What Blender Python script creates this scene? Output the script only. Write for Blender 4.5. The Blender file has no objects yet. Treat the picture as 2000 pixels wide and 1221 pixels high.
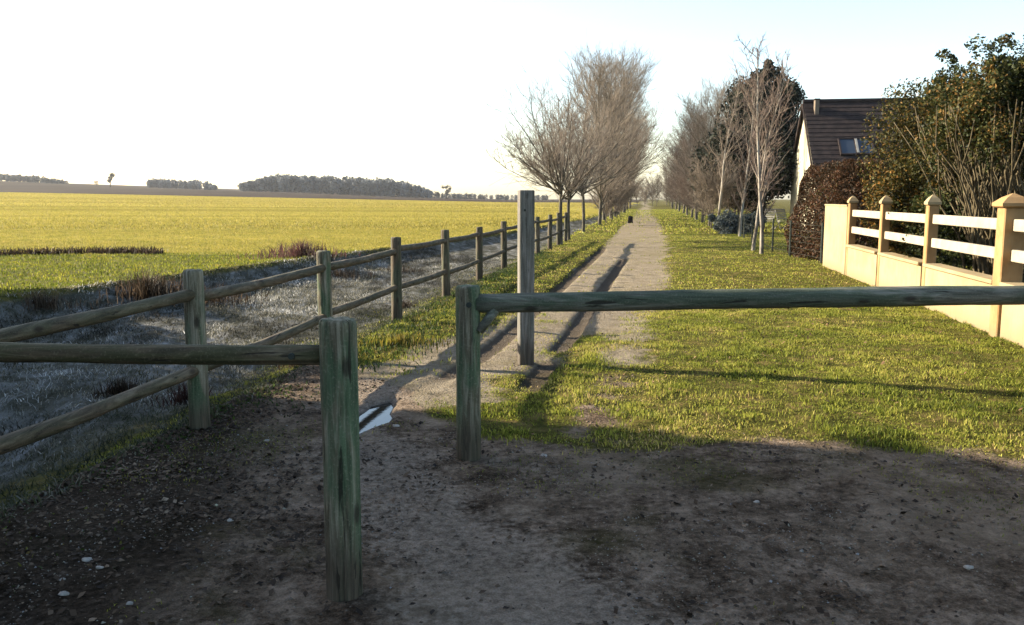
import bpy, math, random
import numpy as np

# ------------------------------------------------------------------ camera, sky, sun, exposure
scene = bpy.context.scene
COL = scene.collection
CAM_H = 1.6
cam_data = bpy.data.cameras.new('camera')
cam = bpy.data.objects.new('camera', cam_data)
COL.objects.link(cam)
cam.location = (0, 0, CAM_H)
cam.rotation_euler = (math.radians(90 - 7.457), 0, 0)
cam_data.sensor_fit = 'HORIZONTAL'
cam_data.sensor_width = 36
cam_data.lens = 36 * 1700 / 2000
cam_data.clip_start = 0.05
cam_data.clip_end = 6000
scene.camera = cam

SUN_EL = math.radians(21)
SUN_AZ = math.radians(70)            # from +Y towards -X
sun_dir = (-math.sin(SUN_AZ) * math.cos(SUN_EL), math.cos(SUN_AZ) * math.cos(SUN_EL), math.sin(SUN_EL))
world = bpy.data.worlds.new('World')
scene.world = world
world.use_nodes = True
wn = world.node_tree
wn.nodes.clear()
sky = wn.nodes.new('ShaderNodeTexSky')
sky.sky_type = 'NISHITA'
sky.sun_disc = False
sky.sun_elevation = SUN_EL
sky.sun_rotation = -SUN_AZ
sky.air_density = 1.0
sky.dust_density = 1.2
sky.ozone_density = 1.0
wbg = wn.nodes.new('ShaderNodeBackground')
wbg.inputs['Strength'].default_value = 0.097
wout = wn.nodes.new('ShaderNodeOutputWorld')
wn.links.new(sky.outputs[0], wbg.inputs['Color'])
wn.links.new(wbg.outputs[0], wout.inputs['Surface'])

sun_data = bpy.data.lights.new('sun', 'SUN')
sun_data.energy = 5.0
sun_data.angle = math.radians(0.55)
sun_data.color = (1.0, 0.87, 0.68)
sun = bpy.data.objects.new('sun', sun_data)
COL.objects.link(sun)
from mathutils import Vector
sun.rotation_euler = Vector(sun_dir).to_track_quat('Z', 'Y').to_euler()
sun.location = (-30, 11, 14)

scene.view_settings.view_transform = 'Standard'
scene.view_settings.look = 'None'
scene.view_settings.exposure = 2.0
scene.view_settings.gamma = 1.0
scene.view_settings.use_curve_mapping = False
scene.render.engine = 'CYCLES'
scene.cycles.max_bounces = 6
scene.cycles.diffuse_bounces = 3
scene.cycles.glossy_bounces = 3
scene.cycles.transmission_bounces = 4
scene.cycles.volume_bounces = 0
scene.cycles.use_denoising = True

# ------------------------------------------------------------------ numpy noise
def _hash(ix, iy, seed):
    n = (ix.astype(np.int64) * 374761393 + iy.astype(np.int64) * 668265263 + seed * 974634777) & 0xffffffff
    n = ((n ^ (n >> 13)) * 1274126177) & 0xffffffff
    n = n ^ (n >> 16)
    return (n & 0xffffff) / float(0xffffff)

def vnoise(x, y, seed=0):
    x = np.asarray(x, float); y = np.asarray(y, float)
    ix = np.floor(x); iy = np.floor(y)
    fx = x - ix; fy = y - iy
    fx = fx * fx * (3 - 2 * fx); fy = fy * fy * (3 - 2 * fy)
    a = _hash(ix, iy, seed); b = _hash(ix + 1, iy, seed)
    c = _hash(ix, iy + 1, seed); d = _hash(ix + 1, iy + 1, seed)
    return (a * (1 - fx) + b * fx) * (1 - fy) + (c * (1 - fx) + d * fx) * fy

def fbm(x, y, seed=0, oct=4):
    s = 0; a = 0.5; t = 0
    x = np.asarray(x, float); y = np.asarray(y, float)
    for o in range(oct):
        s = s + a * vnoise(x * 2 ** o, y * 2 ** o, seed + o * 17)
        t += a; a *= 0.5
    return s / t

def sstep(a, b, v):
    t = np.clip((np.asarray(v, float) - a) / (b - a), 0, 1)
    return t * t * (3 - 2 * t)

# ------------------------------------------------------------------ mesh helpers
def np_mesh(name, verts, quads=None, tris=None, smooth=False):
    me = bpy.data.meshes.new(name)
    verts = np.asarray(verts, np.float32)
    quads = np.zeros((0, 4), np.int32) if quads is None else np.asarray(quads, np.int32).reshape(-1, 4)
    tris = np.zeros((0, 3), np.int32) if tris is None else np.asarray(tris, np.int32).reshape(-1, 3)
    me.vertices.add(len(verts))
    me.vertices.foreach_set('co', verts.ravel())
    nl = quads.size + tris.size
    me.loops.add(nl)
    me.loops.foreach_set('vertex_index', np.concatenate([quads.ravel(), tris.ravel()]))
    nf = len(quads) + len(tris)
    me.polygons.add(nf)
    starts = np.concatenate([np.arange(len(quads)) * 4, quads.size + np.arange(len(tris)) * 3]).astype(np.int32)
    me.polygons.foreach_set('loop_start', starts)
    if smooth:
        me.polygons.foreach_set('use_smooth', np.ones(nf, bool))
    me.update(calc_edges=True)
    return me

def set_col(me, name, rgb):
    rgb = np.asarray(rgb, np.float32)
    if rgb.shape[1] == 3:
        rgb = np.concatenate([rgb, np.ones((len(rgb), 1), np.float32)], 1)
    at = me.attributes.new(name, 'FLOAT_COLOR', 'POINT')
    at.data.foreach_set('color', rgb.ravel())

def link(name, me, mat=None, parent=None):
    o = bpy.data.objects.new(name, me)
    COL.objects.link(o)
    if mat is not None and len(me.materials) == 0:
        me.materials.append(mat)
    if parent is not None:
        o.parent = parent
    return o

def tag(o, label=None, cat=None, group=None, kind=None):
    if label: o['label'] = label
    if cat: o['category'] = cat
    if group: o['group'] = group
    if kind: o['kind'] = kind
    return o

def thing(name, loc, label, cat, group=None, rz=0):
    o = bpy.data.objects.new(name, None)
    o.empty_display_size = 0.2
    COL.objects.link(o)
    o.location = loc
    o.rotation_euler = (0, 0, rz)
    return tag(o, label, cat, group)

def copy_tree(o, parent=None):
    c = o.copy(); COL.objects.link(c)
    if parent is not None: c.parent = parent
    for ch in list(o.children):
        copy_tree(ch, c)
    return c

class MB:
    """collects shapes, linked as one mesh object"""
    def __init__(self): self.v = []; self.f = []
    def add(self, vs, fs):
        b = len(self.v)
        self.v += [tuple(p) for p in vs]
        self.f += [tuple(b + i for i in f) for f in fs]
    def box(self, c, s, ax=((1, 0, 0), (0, 1, 0), (0, 0, 1)), bev=0.0):
        c = np.array(c, float); A = [np.array(a, float) for a in ax]
        hx, hy, hz = s[0] / 2, s[1] / 2, s[2] / 2
        if bev <= 0:
            P = [c + A[0] * x * hx + A[1] * y * hy + A[2] * z * hz for z in (-1, 1) for (x, y) in ((-1, -1), (1, -1), (1, 1), (-1, 1))]
            self.add(P, [(3, 2, 1, 0), (4, 5, 6, 7), (0, 1, 5, 4), (1, 2, 6, 5), (2, 3, 7, 6), (3, 0, 4, 7)])
        else:
            b = bev; P = []
            for z, k in ((-hz, b), (-hz + b, 0), (hz - b, 0), (hz, b)):
                for (x, y) in ((-1, -1), (1, -1), (1, 1), (-1, 1)):
                    # chamfered plan corner
                    if k: P.append(c + A[0] * x * (hx - b) + A[1] * y * (hy - b) + A[2] * z); P.append(c + A[0] * x * (hx - b) + A[1] * y * (hy - b) + A[2] * z)
                    else:
                        q = [(x * (hx - b), y * hy), (x * hx, y * (hy - b))]
                        if x * y < 0: q = q[::1]
                        if (x, y) in ((1, -1), (-1, 1)): q = q
                        else: q = q[::-1]
                        for (qx, qy) in q: P.append(c + A[0] * qx + A[1] * qy + A[2] * z)
            F = []
            for r in range(3):
                for i in range(8):
                    j = (i + 1) % 8
                    F.append((r * 8 + i, r * 8 + j, r * 8 + 8 + j, r * 8 + 8 + i))
            F.append(tuple(range(7, -1, -1))); F.append(tuple(24 + i for i in range(8)))
            self.add(P, F)
    def tube(self, pts, radii, n=10, cap=True, sq=None, seed=0, rough=0.0):
        pts = [np.array(p, float) for p in pts]
        rng = random.Random(seed)
        rings = []
        for i, p in enumerate(pts):
            d = pts[min(i + 1, len(pts) - 1)] - pts[max(i - 1, 0)]
            d = d / (np.linalg.norm(d) + 1e-9)
            ref = np.array((0, 0, 1.0)) if abs(d[2]) < 0.9 else np.array((1.0, 0, 0))
            a = np.cross(ref, d); a /= np.linalg.norm(a); b = np.cross(d, a)
            ring = []
            for k in range(n):
                t = 2 * math.pi * k / n
                r = radii[i] * (1 + rough * (rng.random() - 0.5))
                cx, cy = math.cos(t), math.sin(t)
                if sq: cx, cy = cx * sq[0], cy * sq[1]
                ring.append(p + a * cx * r + b * cy * r)
            rings.append(ring)
        F = []
        for i in range(len(pts) - 1):
            for k in range(n):
                j = (k + 1) % n
                F.append((i * n + k, i * n + j, (i + 1) * n + j, (i + 1) * n + k))
        V = [q for r in rings for q in r]
        if cap:
            F.append(tuple(range(n - 1, -1, -1)))
            F.append(tuple((len(pts) - 1) * n + k for k in range(n)))
        self.add(V, F)
    def build(self, name, mat, root=None, smooth=False, off=None):
        o = np.array(root.location if (root is not None and off is None) else (off or (0, 0, 0)), float)
        me = bpy.data.meshes.new(name)
        me.from_pydata([tuple(np.array(p) - o) for p in self.v], [], self.f)
        if smooth:
            for p in me.polygons: p.use_smooth = True
        me.update()
        return link(name, me, mat, root)

# ------------------------------------------------------------------ materials
class NT:
    def __init__(self, name):
        self.m = bpy.data.materials.new(name)
        self.m.use_nodes = True
        self.t = self.m.node_tree
        self.t.nodes.clear()
        self.out = self.n('OutputMaterial')
    def n(self, typ, **kw):
        nd = self.t.nodes.new('ShaderNode' + typ)
        for k, v in kw.items():
            setattr(nd, k, v)
        return nd
    def l(self, a, b): self.t.links.new(a, b)
    def val(self, inp, v):
        if hasattr(v, 'is_output') or isinstance(v, bpy.types.NodeSocket): self.l(v, inp)
        else: inp.default_value = v
    def noise(self, scale, detail=5, rough=0.55, vec=None, dist=0.0):
        nd = self.n('TexNoise')
        nd.inputs['Scale'].default_value = scale
        nd.inputs['Detail'].default_value = detail
        nd.inputs['Roughness'].default_value = rough
        nd.inputs['Distortion'].default_value = dist
        if vec is not None: self.l(vec, nd.inputs['Vector'])
        return nd.outputs['Fac']
    def obj(self): return self.n('TexCoord').outputs['Object']
    def mapv(self, vec, scale=(1, 1, 1), rot=(0, 0, 0), loc=(0, 0, 0)):
        nd = self.n('Mapping')
        nd.inputs['Scale'].default_value = scale
        nd.inputs['Rotation'].default_value = rot
        nd.inputs['Location'].default_value = loc
        self.l(vec, nd.inputs['Vector'])
        return nd.outputs[0]
    def ramp(self, fac, stops):
        nd = self.n('ValToRGB')
        el = nd.color_ramp.elements
        while len(el) < len(stops): el.new(0.5)
        for e, (p, c) in zip(el, stops):
            e.position = p
            e.color = (c[0], c[1], c[2], 1)
        self.l(fac, nd.inputs[0])
        return nd.outputs[0]
    def mix(self, fac, a, b, mode='MIX'):
        nd = self.n('Mix', data_type='RGBA', blend_type=mode)
        self.val(nd.inputs[0], fac)
        for i, v in ((6, a), (7, b)):
            if isinstance(v, tuple): nd.inputs[i].default_value = (v[0], v[1], v[2], 1)
            else: self.l(v, nd.inputs[i])
        return nd.outputs[2]
    def math(self, op, a, b=None):
        nd = self.n('Math', operation=op)
        self.val(nd.inputs[0], a)
        if b is not None: self.val(nd.inputs[1], b)
        return nd.outputs[0]
    def smooth(self, v, a, b):
        nd = self.n('MapRange', interpolation_type='SMOOTHSTEP')
        self.val(nd.inputs['Value'], v)
        nd.inputs['From Min'].default_value = a
        nd.inputs['From Max'].default_value = b
        return nd.outputs[0]
    def bump(self, h, strength=0.5, dist=0.02, nrm=None):
        nd = self.n('Bump')
        self.val(nd.inputs['Strength'], strength)
        nd.inputs['Distance'].default_value = dist
        self.l(h, nd.inputs['Height'])
        if nrm is not None: self.l(nrm, nd.inputs['Normal'])
        return nd.outputs[0]
    def pbsdf(self, col, rough=0.85, spec=0.3, normal=None):
        b = self.n('BsdfPrincipled')
        if isinstance(col, tuple): b.inputs['Base Color'].default_value = (col[0], col[1], col[2], 1)
        else: self.l(col, b.inputs['Base Color'])
        self.val(b.inputs['Roughness'], rough)
        self.val(b.inputs['Specular IOR Level'], spec)
        if normal is not None: self.l(normal, b.inputs['Normal'])
        self.l(b.outputs[0], self.out.inputs['Surface'])
        return b

def mat_leaf(name, transl=0.45, attr='tint', rough=0.6):
    t = NT(name)
    a = t.n('Attribute', attribute_name=attr)
    b = t.n('BsdfPrincipled')
    t.l(a.outputs['Color'], b.inputs['Base Color'])
    b.inputs['Roughness'].default_value = rough
    b.inputs['Specular IOR Level'].default_value = 0.12
    tr = t.n('BsdfTranslucent')
    t.l(a.outputs['Color'], tr.inputs['Color'])
    mx = t.n('MixShader')
    mx.inputs[0].default_value = transl
    t.l(b.outputs[0], mx.inputs[1]); t.l(tr.outputs[0], mx.inputs[2])
    t.l(mx.outputs[0], t.out.inputs['Surface'])
    return t.m

M = {}
M['blade'] = mat_leaf('grass_blades', 0.45)
M['leaf'] = mat_leaf('leaves', 0.25)
M['litter'] = mat_leaf('litter', 0.0, rough=0.8)

def mat_wood(name, cols, alg, alg_amt=0.5, zscale=1.0, gr=26.0, axis=2, bumpd=0.01):
    t = NT(name)
    o = t.obj()
    info = t.n('ObjectInfo')
    off = t.n('VectorMath', operation='ADD')
    t.l(o, off.inputs[0])
    cmb = t.n('CombineXYZ')
    t.l(t.math('MULTIPLY', info.outputs['Random'], 37.0), cmb.inputs[0])
    t.l(t.math('MULTIPLY', info.outputs['Random'], 11.0), cmb.inputs[1])
    t.l(cmb.outputs[0], off.inputs[1])
    v = off.outputs[0]
    sc = [gr, gr, gr]; sc[axis] = gr * 0.06
    g = t.noise(1.0, 8, 0.65, t.mapv(v, tuple(sc)), 1.3)
    sc2 = [7, 7, 7]; sc2[axis] = 1.3
    big = t.noise(1.0, 5, 0.6, t.mapv(v, tuple(sc2)), 1.5)
    fine = t.noise(90, 3, 0.6, v)
    c = t.ramp(g, [(0.30, cols[0]), (0.5, cols[1]), (0.72, cols[2])])
    a2 = t.ramp(g, [(0.3, tuple(x * 0.45 for x in alg)), (0.7, alg)])
    c = t.mix(t.math('MULTIPLY', t.smooth(big, 0.40, 0.60), alg_amt), c, a2)
    c = t.mix(t.math('MULTIPLY', t.smooth(fine, 0.5, 0.8), 0.35), c, cols[2])
    kn = t.n('TexVoronoi'); kn.inputs['Scale'].default_value = 1.0
    sk = [7.5, 7.5, 7.5]; sk[axis] = 3.2
    t.l(t.mapv(v, tuple(sk)), kn.inputs['Vector'])
    knot = t.smooth(kn.outputs['Distance'], 0.20, 0.07)
    c = t.mix(t.math('MULTIPLY', knot, 0.75), c, (.016, .011, .007))
    crk = t.smooth(t.noise(1.0, 3, 0.5, t.mapv(v, tuple(x * 1.6 for x in sc)), 0.6), 0.36, 0.30)
    c = t.mix(t.math('MULTIPLY', crk, 0.8), c, (.012, .009, .006))
    g = t.math('SUBTRACT', g, t.math('MULTIPLY', crk, 0.4))
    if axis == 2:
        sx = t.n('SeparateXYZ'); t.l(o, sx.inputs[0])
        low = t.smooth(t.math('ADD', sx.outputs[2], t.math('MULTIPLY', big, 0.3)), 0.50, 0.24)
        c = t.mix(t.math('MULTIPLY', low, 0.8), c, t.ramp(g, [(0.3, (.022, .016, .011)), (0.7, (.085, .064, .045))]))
    h = t.math('ADD', g, t.math('MULTIPLY', fine, 0.25))
    t.pbsdf(c, 0.85, 0.2, t.bump(h, 0.8, bumpd))
    return t.m

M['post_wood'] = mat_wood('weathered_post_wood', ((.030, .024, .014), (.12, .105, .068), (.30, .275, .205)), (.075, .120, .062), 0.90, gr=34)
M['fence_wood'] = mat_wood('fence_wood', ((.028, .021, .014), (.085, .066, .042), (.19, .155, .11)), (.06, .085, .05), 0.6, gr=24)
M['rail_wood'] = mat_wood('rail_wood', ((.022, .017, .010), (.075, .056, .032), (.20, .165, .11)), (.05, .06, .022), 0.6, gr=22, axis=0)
M['rail_wood_y'] = mat_wood('fence_rail_wood', ((.026, .02, .012), (.08, .06, .036), (.19, .155, .105)), (.055, .062, .028), 0.5, gr=22, axis=1)
M['bar_wood'] = mat_wood('barrier_bar_wood', ((.04, .037, .028), (.11, .107, .08), (.23, .22, .175)), (.065, .088, .05), 0.8, gr=22, axis=0)
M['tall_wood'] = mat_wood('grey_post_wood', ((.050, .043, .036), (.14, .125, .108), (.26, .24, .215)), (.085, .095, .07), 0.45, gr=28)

def mat_bark(name, a, b, c, s=9):
    t = NT(name)
    o = t.obj()
    n = t.noise(s, 6, 0.65, t.mapv(o, (1, 1, 0.35)))
    col = t.ramp(n, [(0.35, a), (0.52, b), (0.7, c)])
    t.pbsdf(col, 0.9, 0.15, t.bump(n, 0.6, 0.02))
    return t.m
M['bark'] = mat_bark('grey_brown_bark', (.035, .03, .022), (.085, .075, .055), (.15, .135, .1))
M['twig'] = mat_bark('brown_twigs', (.105, .082, .062), (.165, .135, .105), (.23, .19, .15), 3)
M['twig_red'] = mat_bark('reddish_twigs', (.085, .060, .048), (.135, .10, .08), (.185, .145, .118), 3)
M['birch'] = mat_bark('birch_bark', (.07, .06, .048), (.24, .215, .175), (.38, .345, .29), 5)
M['stem'] = mat_bark('shrub_stems', (.035, .028, .015), (.085, .068, .038), (.16, .13, .08), 12)

def mat_render(name, a, b, s=2.0, bmp=0.3, dirt=(.22, .17, .10), splash=False):
    t = NT(name)
    o = t.obj()
    n = t.noise(s, 7, 0.6, o)
    f = t.noise(45, 4, 0.6, o)
    c = t.mix(t.smooth(n, 0.35, 0.68), a, b)
    st = t.noise(1.0, 6, 0.7, t.mapv(o, (6, 6, 0.9)))
    c = t.mix(t.math('MULTIPLY', t.smooth(st, 0.55, 0.8), 0.35), c, dirt)
    if splash:
        sx = t.n('SeparateXYZ'); t.l(o, sx.inputs[0])
        lo = t.smooth(t.math('ADD', sx.outputs[2], t.math('MULTIPLY', n, 0.35)), 0.42, 0.14)
        c = t.mix(t.math('MULTIPLY', lo, 0.6), c, (.12, .10, .06))
        sk = t.noise(1.0, 5, 0.7, t.mapv(o, (9, 9, 0.5)))
        c = t.mix(t.math('MULTIPLY', t.smooth(sk, 0.52, 0.72), 0.35), c, dirt)
    t.pbsdf(c, 0.9, 0.05, t.bump(f, bmp, 0.006))
    return t.m
M['wall'] = mat_render('sandy_render', (.275, .215, .125), (.235, .175, .095), dirt=(.15, .12, .07), splash=True)
M['pillar'] = mat_render('ochre_render', (.28, .18, .085), (.23, .135, .06), 4, dirt=(.15, .09, .045), splash=True)
M['white_rail'] = mat_render('pale_concrete', (.30, .26, .195), (.25, .212, .155), 5, dirt=(.16, .15, .11), splash=False)
M['gable'] = mat_render('cream_render', (.38, .35, .26), (.33, .30, .215), 0.8, dirt=(.25, .22, .15))
M['slate'] = mat_render('dark_roof_tile', (.022, .018, .018), (.040, .031, .028), 3, 0.6, dirt=(.02, .02, .014))
M['barn'] = mat_render('grey_barn_board', (.16, .13, .1), (.11, .09, .07), 3)
M['dark_metal'] = mat_render('dark_metal', (.03, .035, .03), (.045, .05, .04), 8)
M['white_paint'] = mat_render('white_paint', (.27, .26, .23), (.22, .21, .19), 5, dirt=(.25, .24, .2))
M['stone'] = mat_render('pale_stone', (.34, .31, .27), (.20, .185, .16), 30, 0.9)
t = NT('window_glass'); t.pbsdf((.03, .04, .055), 0.06, 0.5); M['glass'] = t.m
t = NT('puddle_water')
b = t.pbsdf((.012, .012, .010), 0.03, 0.5, t.bump(t.noise(30, 2, 0.5, t.obj()), 0.02, 0.005)); b.inputs['IOR'].default_value = 1.33
M['water'] = t.m

# ------------------------------------------------------------------ the lie of the land
PS = 0.154                                            # the track runs ahead, drifting to the right
def xf(y): return -2.2 + 0.158 * (np.asarray(y, float) - 5.98)           # rail fence line
def xe(y):                                            # field edge
    y = np.asarray(y, float)
    return np.minimum(-7.9 + 0.285 * (y - 13.3), xf(y) - 1.2)
def path_edges(y):
    y = np.asarray(y, float)
    sl = np.interp(y, [-10, 4, 6.5, 8.5, 10.5, 14, 26, 60, 300], [-3.2, -3.1, -2.9, -2.7, -2.15, -1.75, -1.55, -1.5, -1.5])
    sr = np.interp(y, [-10, 5, 6.5, 8, 9.2, 10.5, 12, 16, 29, 60, 300], [-1.0, -1.0, -1.15, -1.35, -.95, -.35, 0.05, 0.4, 0.75, 0.9, 0.9])
    return sl, sr
def strip_d(x, y):  # two sunken strips along the track, coloured darker in mat_ground
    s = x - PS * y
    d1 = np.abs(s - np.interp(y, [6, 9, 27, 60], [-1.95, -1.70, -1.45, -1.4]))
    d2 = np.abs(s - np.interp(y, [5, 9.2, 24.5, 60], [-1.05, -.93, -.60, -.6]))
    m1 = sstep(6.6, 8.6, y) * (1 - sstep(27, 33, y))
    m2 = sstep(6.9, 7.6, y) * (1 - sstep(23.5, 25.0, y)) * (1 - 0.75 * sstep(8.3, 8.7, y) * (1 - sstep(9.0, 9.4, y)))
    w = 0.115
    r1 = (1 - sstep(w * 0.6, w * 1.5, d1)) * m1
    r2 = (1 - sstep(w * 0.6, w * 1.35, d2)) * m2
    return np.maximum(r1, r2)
def puddle_f(x, y):                                  # 1 in the puddle hollow
    cx, cy = -1.06, 6.3
    dx, dy = x - cx, y - cy
    ca, sa = math.cos(0.10), math.sin(0.10)
    u = dx * ca - dy * sa; v = dx * sa + dy * ca
    r = np.sqrt((u / 0.155) ** 2 + (v / 0.52) ** 2) + 0.75 * (fbm(x * 6, y * 4, 91, 3) - 0.5)
    return 1 - sstep(0.55, 1.25, r)
def yard_edge(x):                                     # bare soil nearer than this
    return np.interp(x, [-6, -1.6, -1.0, -0.3, 0.3, 0.9, 1.7, 3.2, 8], [9.5, 8.2, 7.2, 5.9, 5.55, 5.5, 5.45, 5.25, 4.6])

def H(x, y):
    x = np.asarray(x, float); y = np.asarray(y, float)
    s = x - PS * y
    z = 0.03 * (fbm(x * 0.8, y * 0.8, 3, 3) - 0.5) + 0.030 * (fbm(x * 5, y * 5, 5, 3) - 0.5)
    # verge with a shallow ditch between field and fence
    e, f = xe(y), xf(y) - 0.15
    u = (x - e) / np.maximum(f - e, 0.5)
    wd = np.clip((f - e) / 7.0, 0.12, 1.0)
    prof = np.interp(u, [0, 0.06, 0.2, 0.5, 0.72, 0.88, 1.0], [0.12, -0.12, -0.42, -0.62, -0.72, -0.5, 0.0])
    inside = (u > 0) & (u < 1)
    bump = 0.12 * (fbm(x * 1.0, y * 0.6, 31, 3) - 0.5) + 0.015 * (fbm(x * 5, y * 5, 33, 3) - .5)
    z = z + np.where(inside, prof * wd + bump * np.sin(np.clip(u, 0, 1) * math.pi) * wd, 0)
    z = z + np.where(u <= 0, 0.12 * wd * np.exp(u * 4), 0)
    # field rising away to the left, ploughed land behind it
    lat = np.clip(-s - 12, 0, 700)
    z = z + sstep(30, 320, y) * 0.0205 * np.clip(-x, 0, 170) + sstep(30, 320, y) * 0.25 * sstep(5, 30, -s)
    lat2 = np.clip(-x, 0, 420)
    z = z + sstep(300, 620, y) * (9.0 * (lat2 / 350.0) ** 1.8) * (s < 0)
    # grass shoulder beside the path, track lightly hollowed, two sunken strips, puddle
    sl, sr = path_edges(y)
    inp = sstep(sl - 0.5, sl + 0.2, s) * (1 - sstep(sr - 0.2, sr + 0.5, s))
    z = z - 0.05 * inp * sstep(7, 12, y)
    z = z + 0.30 * sstep(0.5, 3.0, sl - s) * sstep(36, 60, y) * (1 - sstep(6, 12, sl - s))
    z = z - 0.045 * strip_d(x, y)
    z = z - 0.075 * puddle_f(x, y)
    return z

def zones(x, y):
    """weights: grass, dirt, path, frost, field, plough, rut, wet"""
    x = np.asarray(x, float); y = np.asarray(y, float)
    s = x - PS * y
    n1 = fbm(x * 1.1, y * 1.1, 7, 4) - 0.5
    n2 = fbm(x * 3.1, y * 3.1, 8, 4) - 0.5
    w = 0.9 * n1 + 0.5 * n2
    sl, sr = path_edges(y)
    edge = 0.35 + 0.55 * (1 - sstep(9, 14, y))
    path = sstep(sl - 0.2, sl + 0.3, s + edge * w * 1.0) * (1 - sstep(sr - 0.45, sr + 0.45, s + edge * w * 2.0))
    strip = np.exp(-((s + .22 - .25 * n1) / .38) ** 2) * sstep(7.6, 8.8, y) * (1 - sstep(10.5, 12.5, y)) * (.85 + 1.8 * n2)
    path = np.maximum(path, np.clip(strip, 0, .85))
    far_fade = 1 - 0.35 * sstep(40, 90, y)
    path = path * far_fade * sstep(5.0, 7.5, y)
    yd = yard_edge(x)
    dirt = (1 - sstep(yd - 0.25, yd + 0.35, y + 0.9 * w)) * (x > xf(y) - 1.2)
    # thin grass in the trampled corner at the right and worn soil round the posts
    worn = np.exp(-((x - 0.2) ** 2 + (y - 8.2) ** 2) / 0.25) * 0.45
    trail = np.exp(-((s + .35 - .5 * n1) / .30) ** 2) * sstep(5.0, 5.6, y) * (1 - sstep(7.8, 8.8, y)) * (.55 + 1.8 * n2)
    dirt = np.maximum(np.maximum(dirt, worn), np.clip(trail, 0, .8))
    e, f = xe(y), xf(y) - 0.15
    frost = sstep(e - 0.05, e + 0.35, x) * (1 - 0.85 * sstep(f - 0.42 * (f - e), f - 0.1 * (f - e), x + 0.8 * w)) * (1 - sstep(f - .2, f + .1, x))
    field = 1 - sstep(e - 0.25, e + 0.15, x + 0.3 * w)
    plough = sstep(294, 306, y) * (s < -2)
    return path, dirt, frost, field, plough, strip_d(x, y), puddle_f(x, y)

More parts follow.
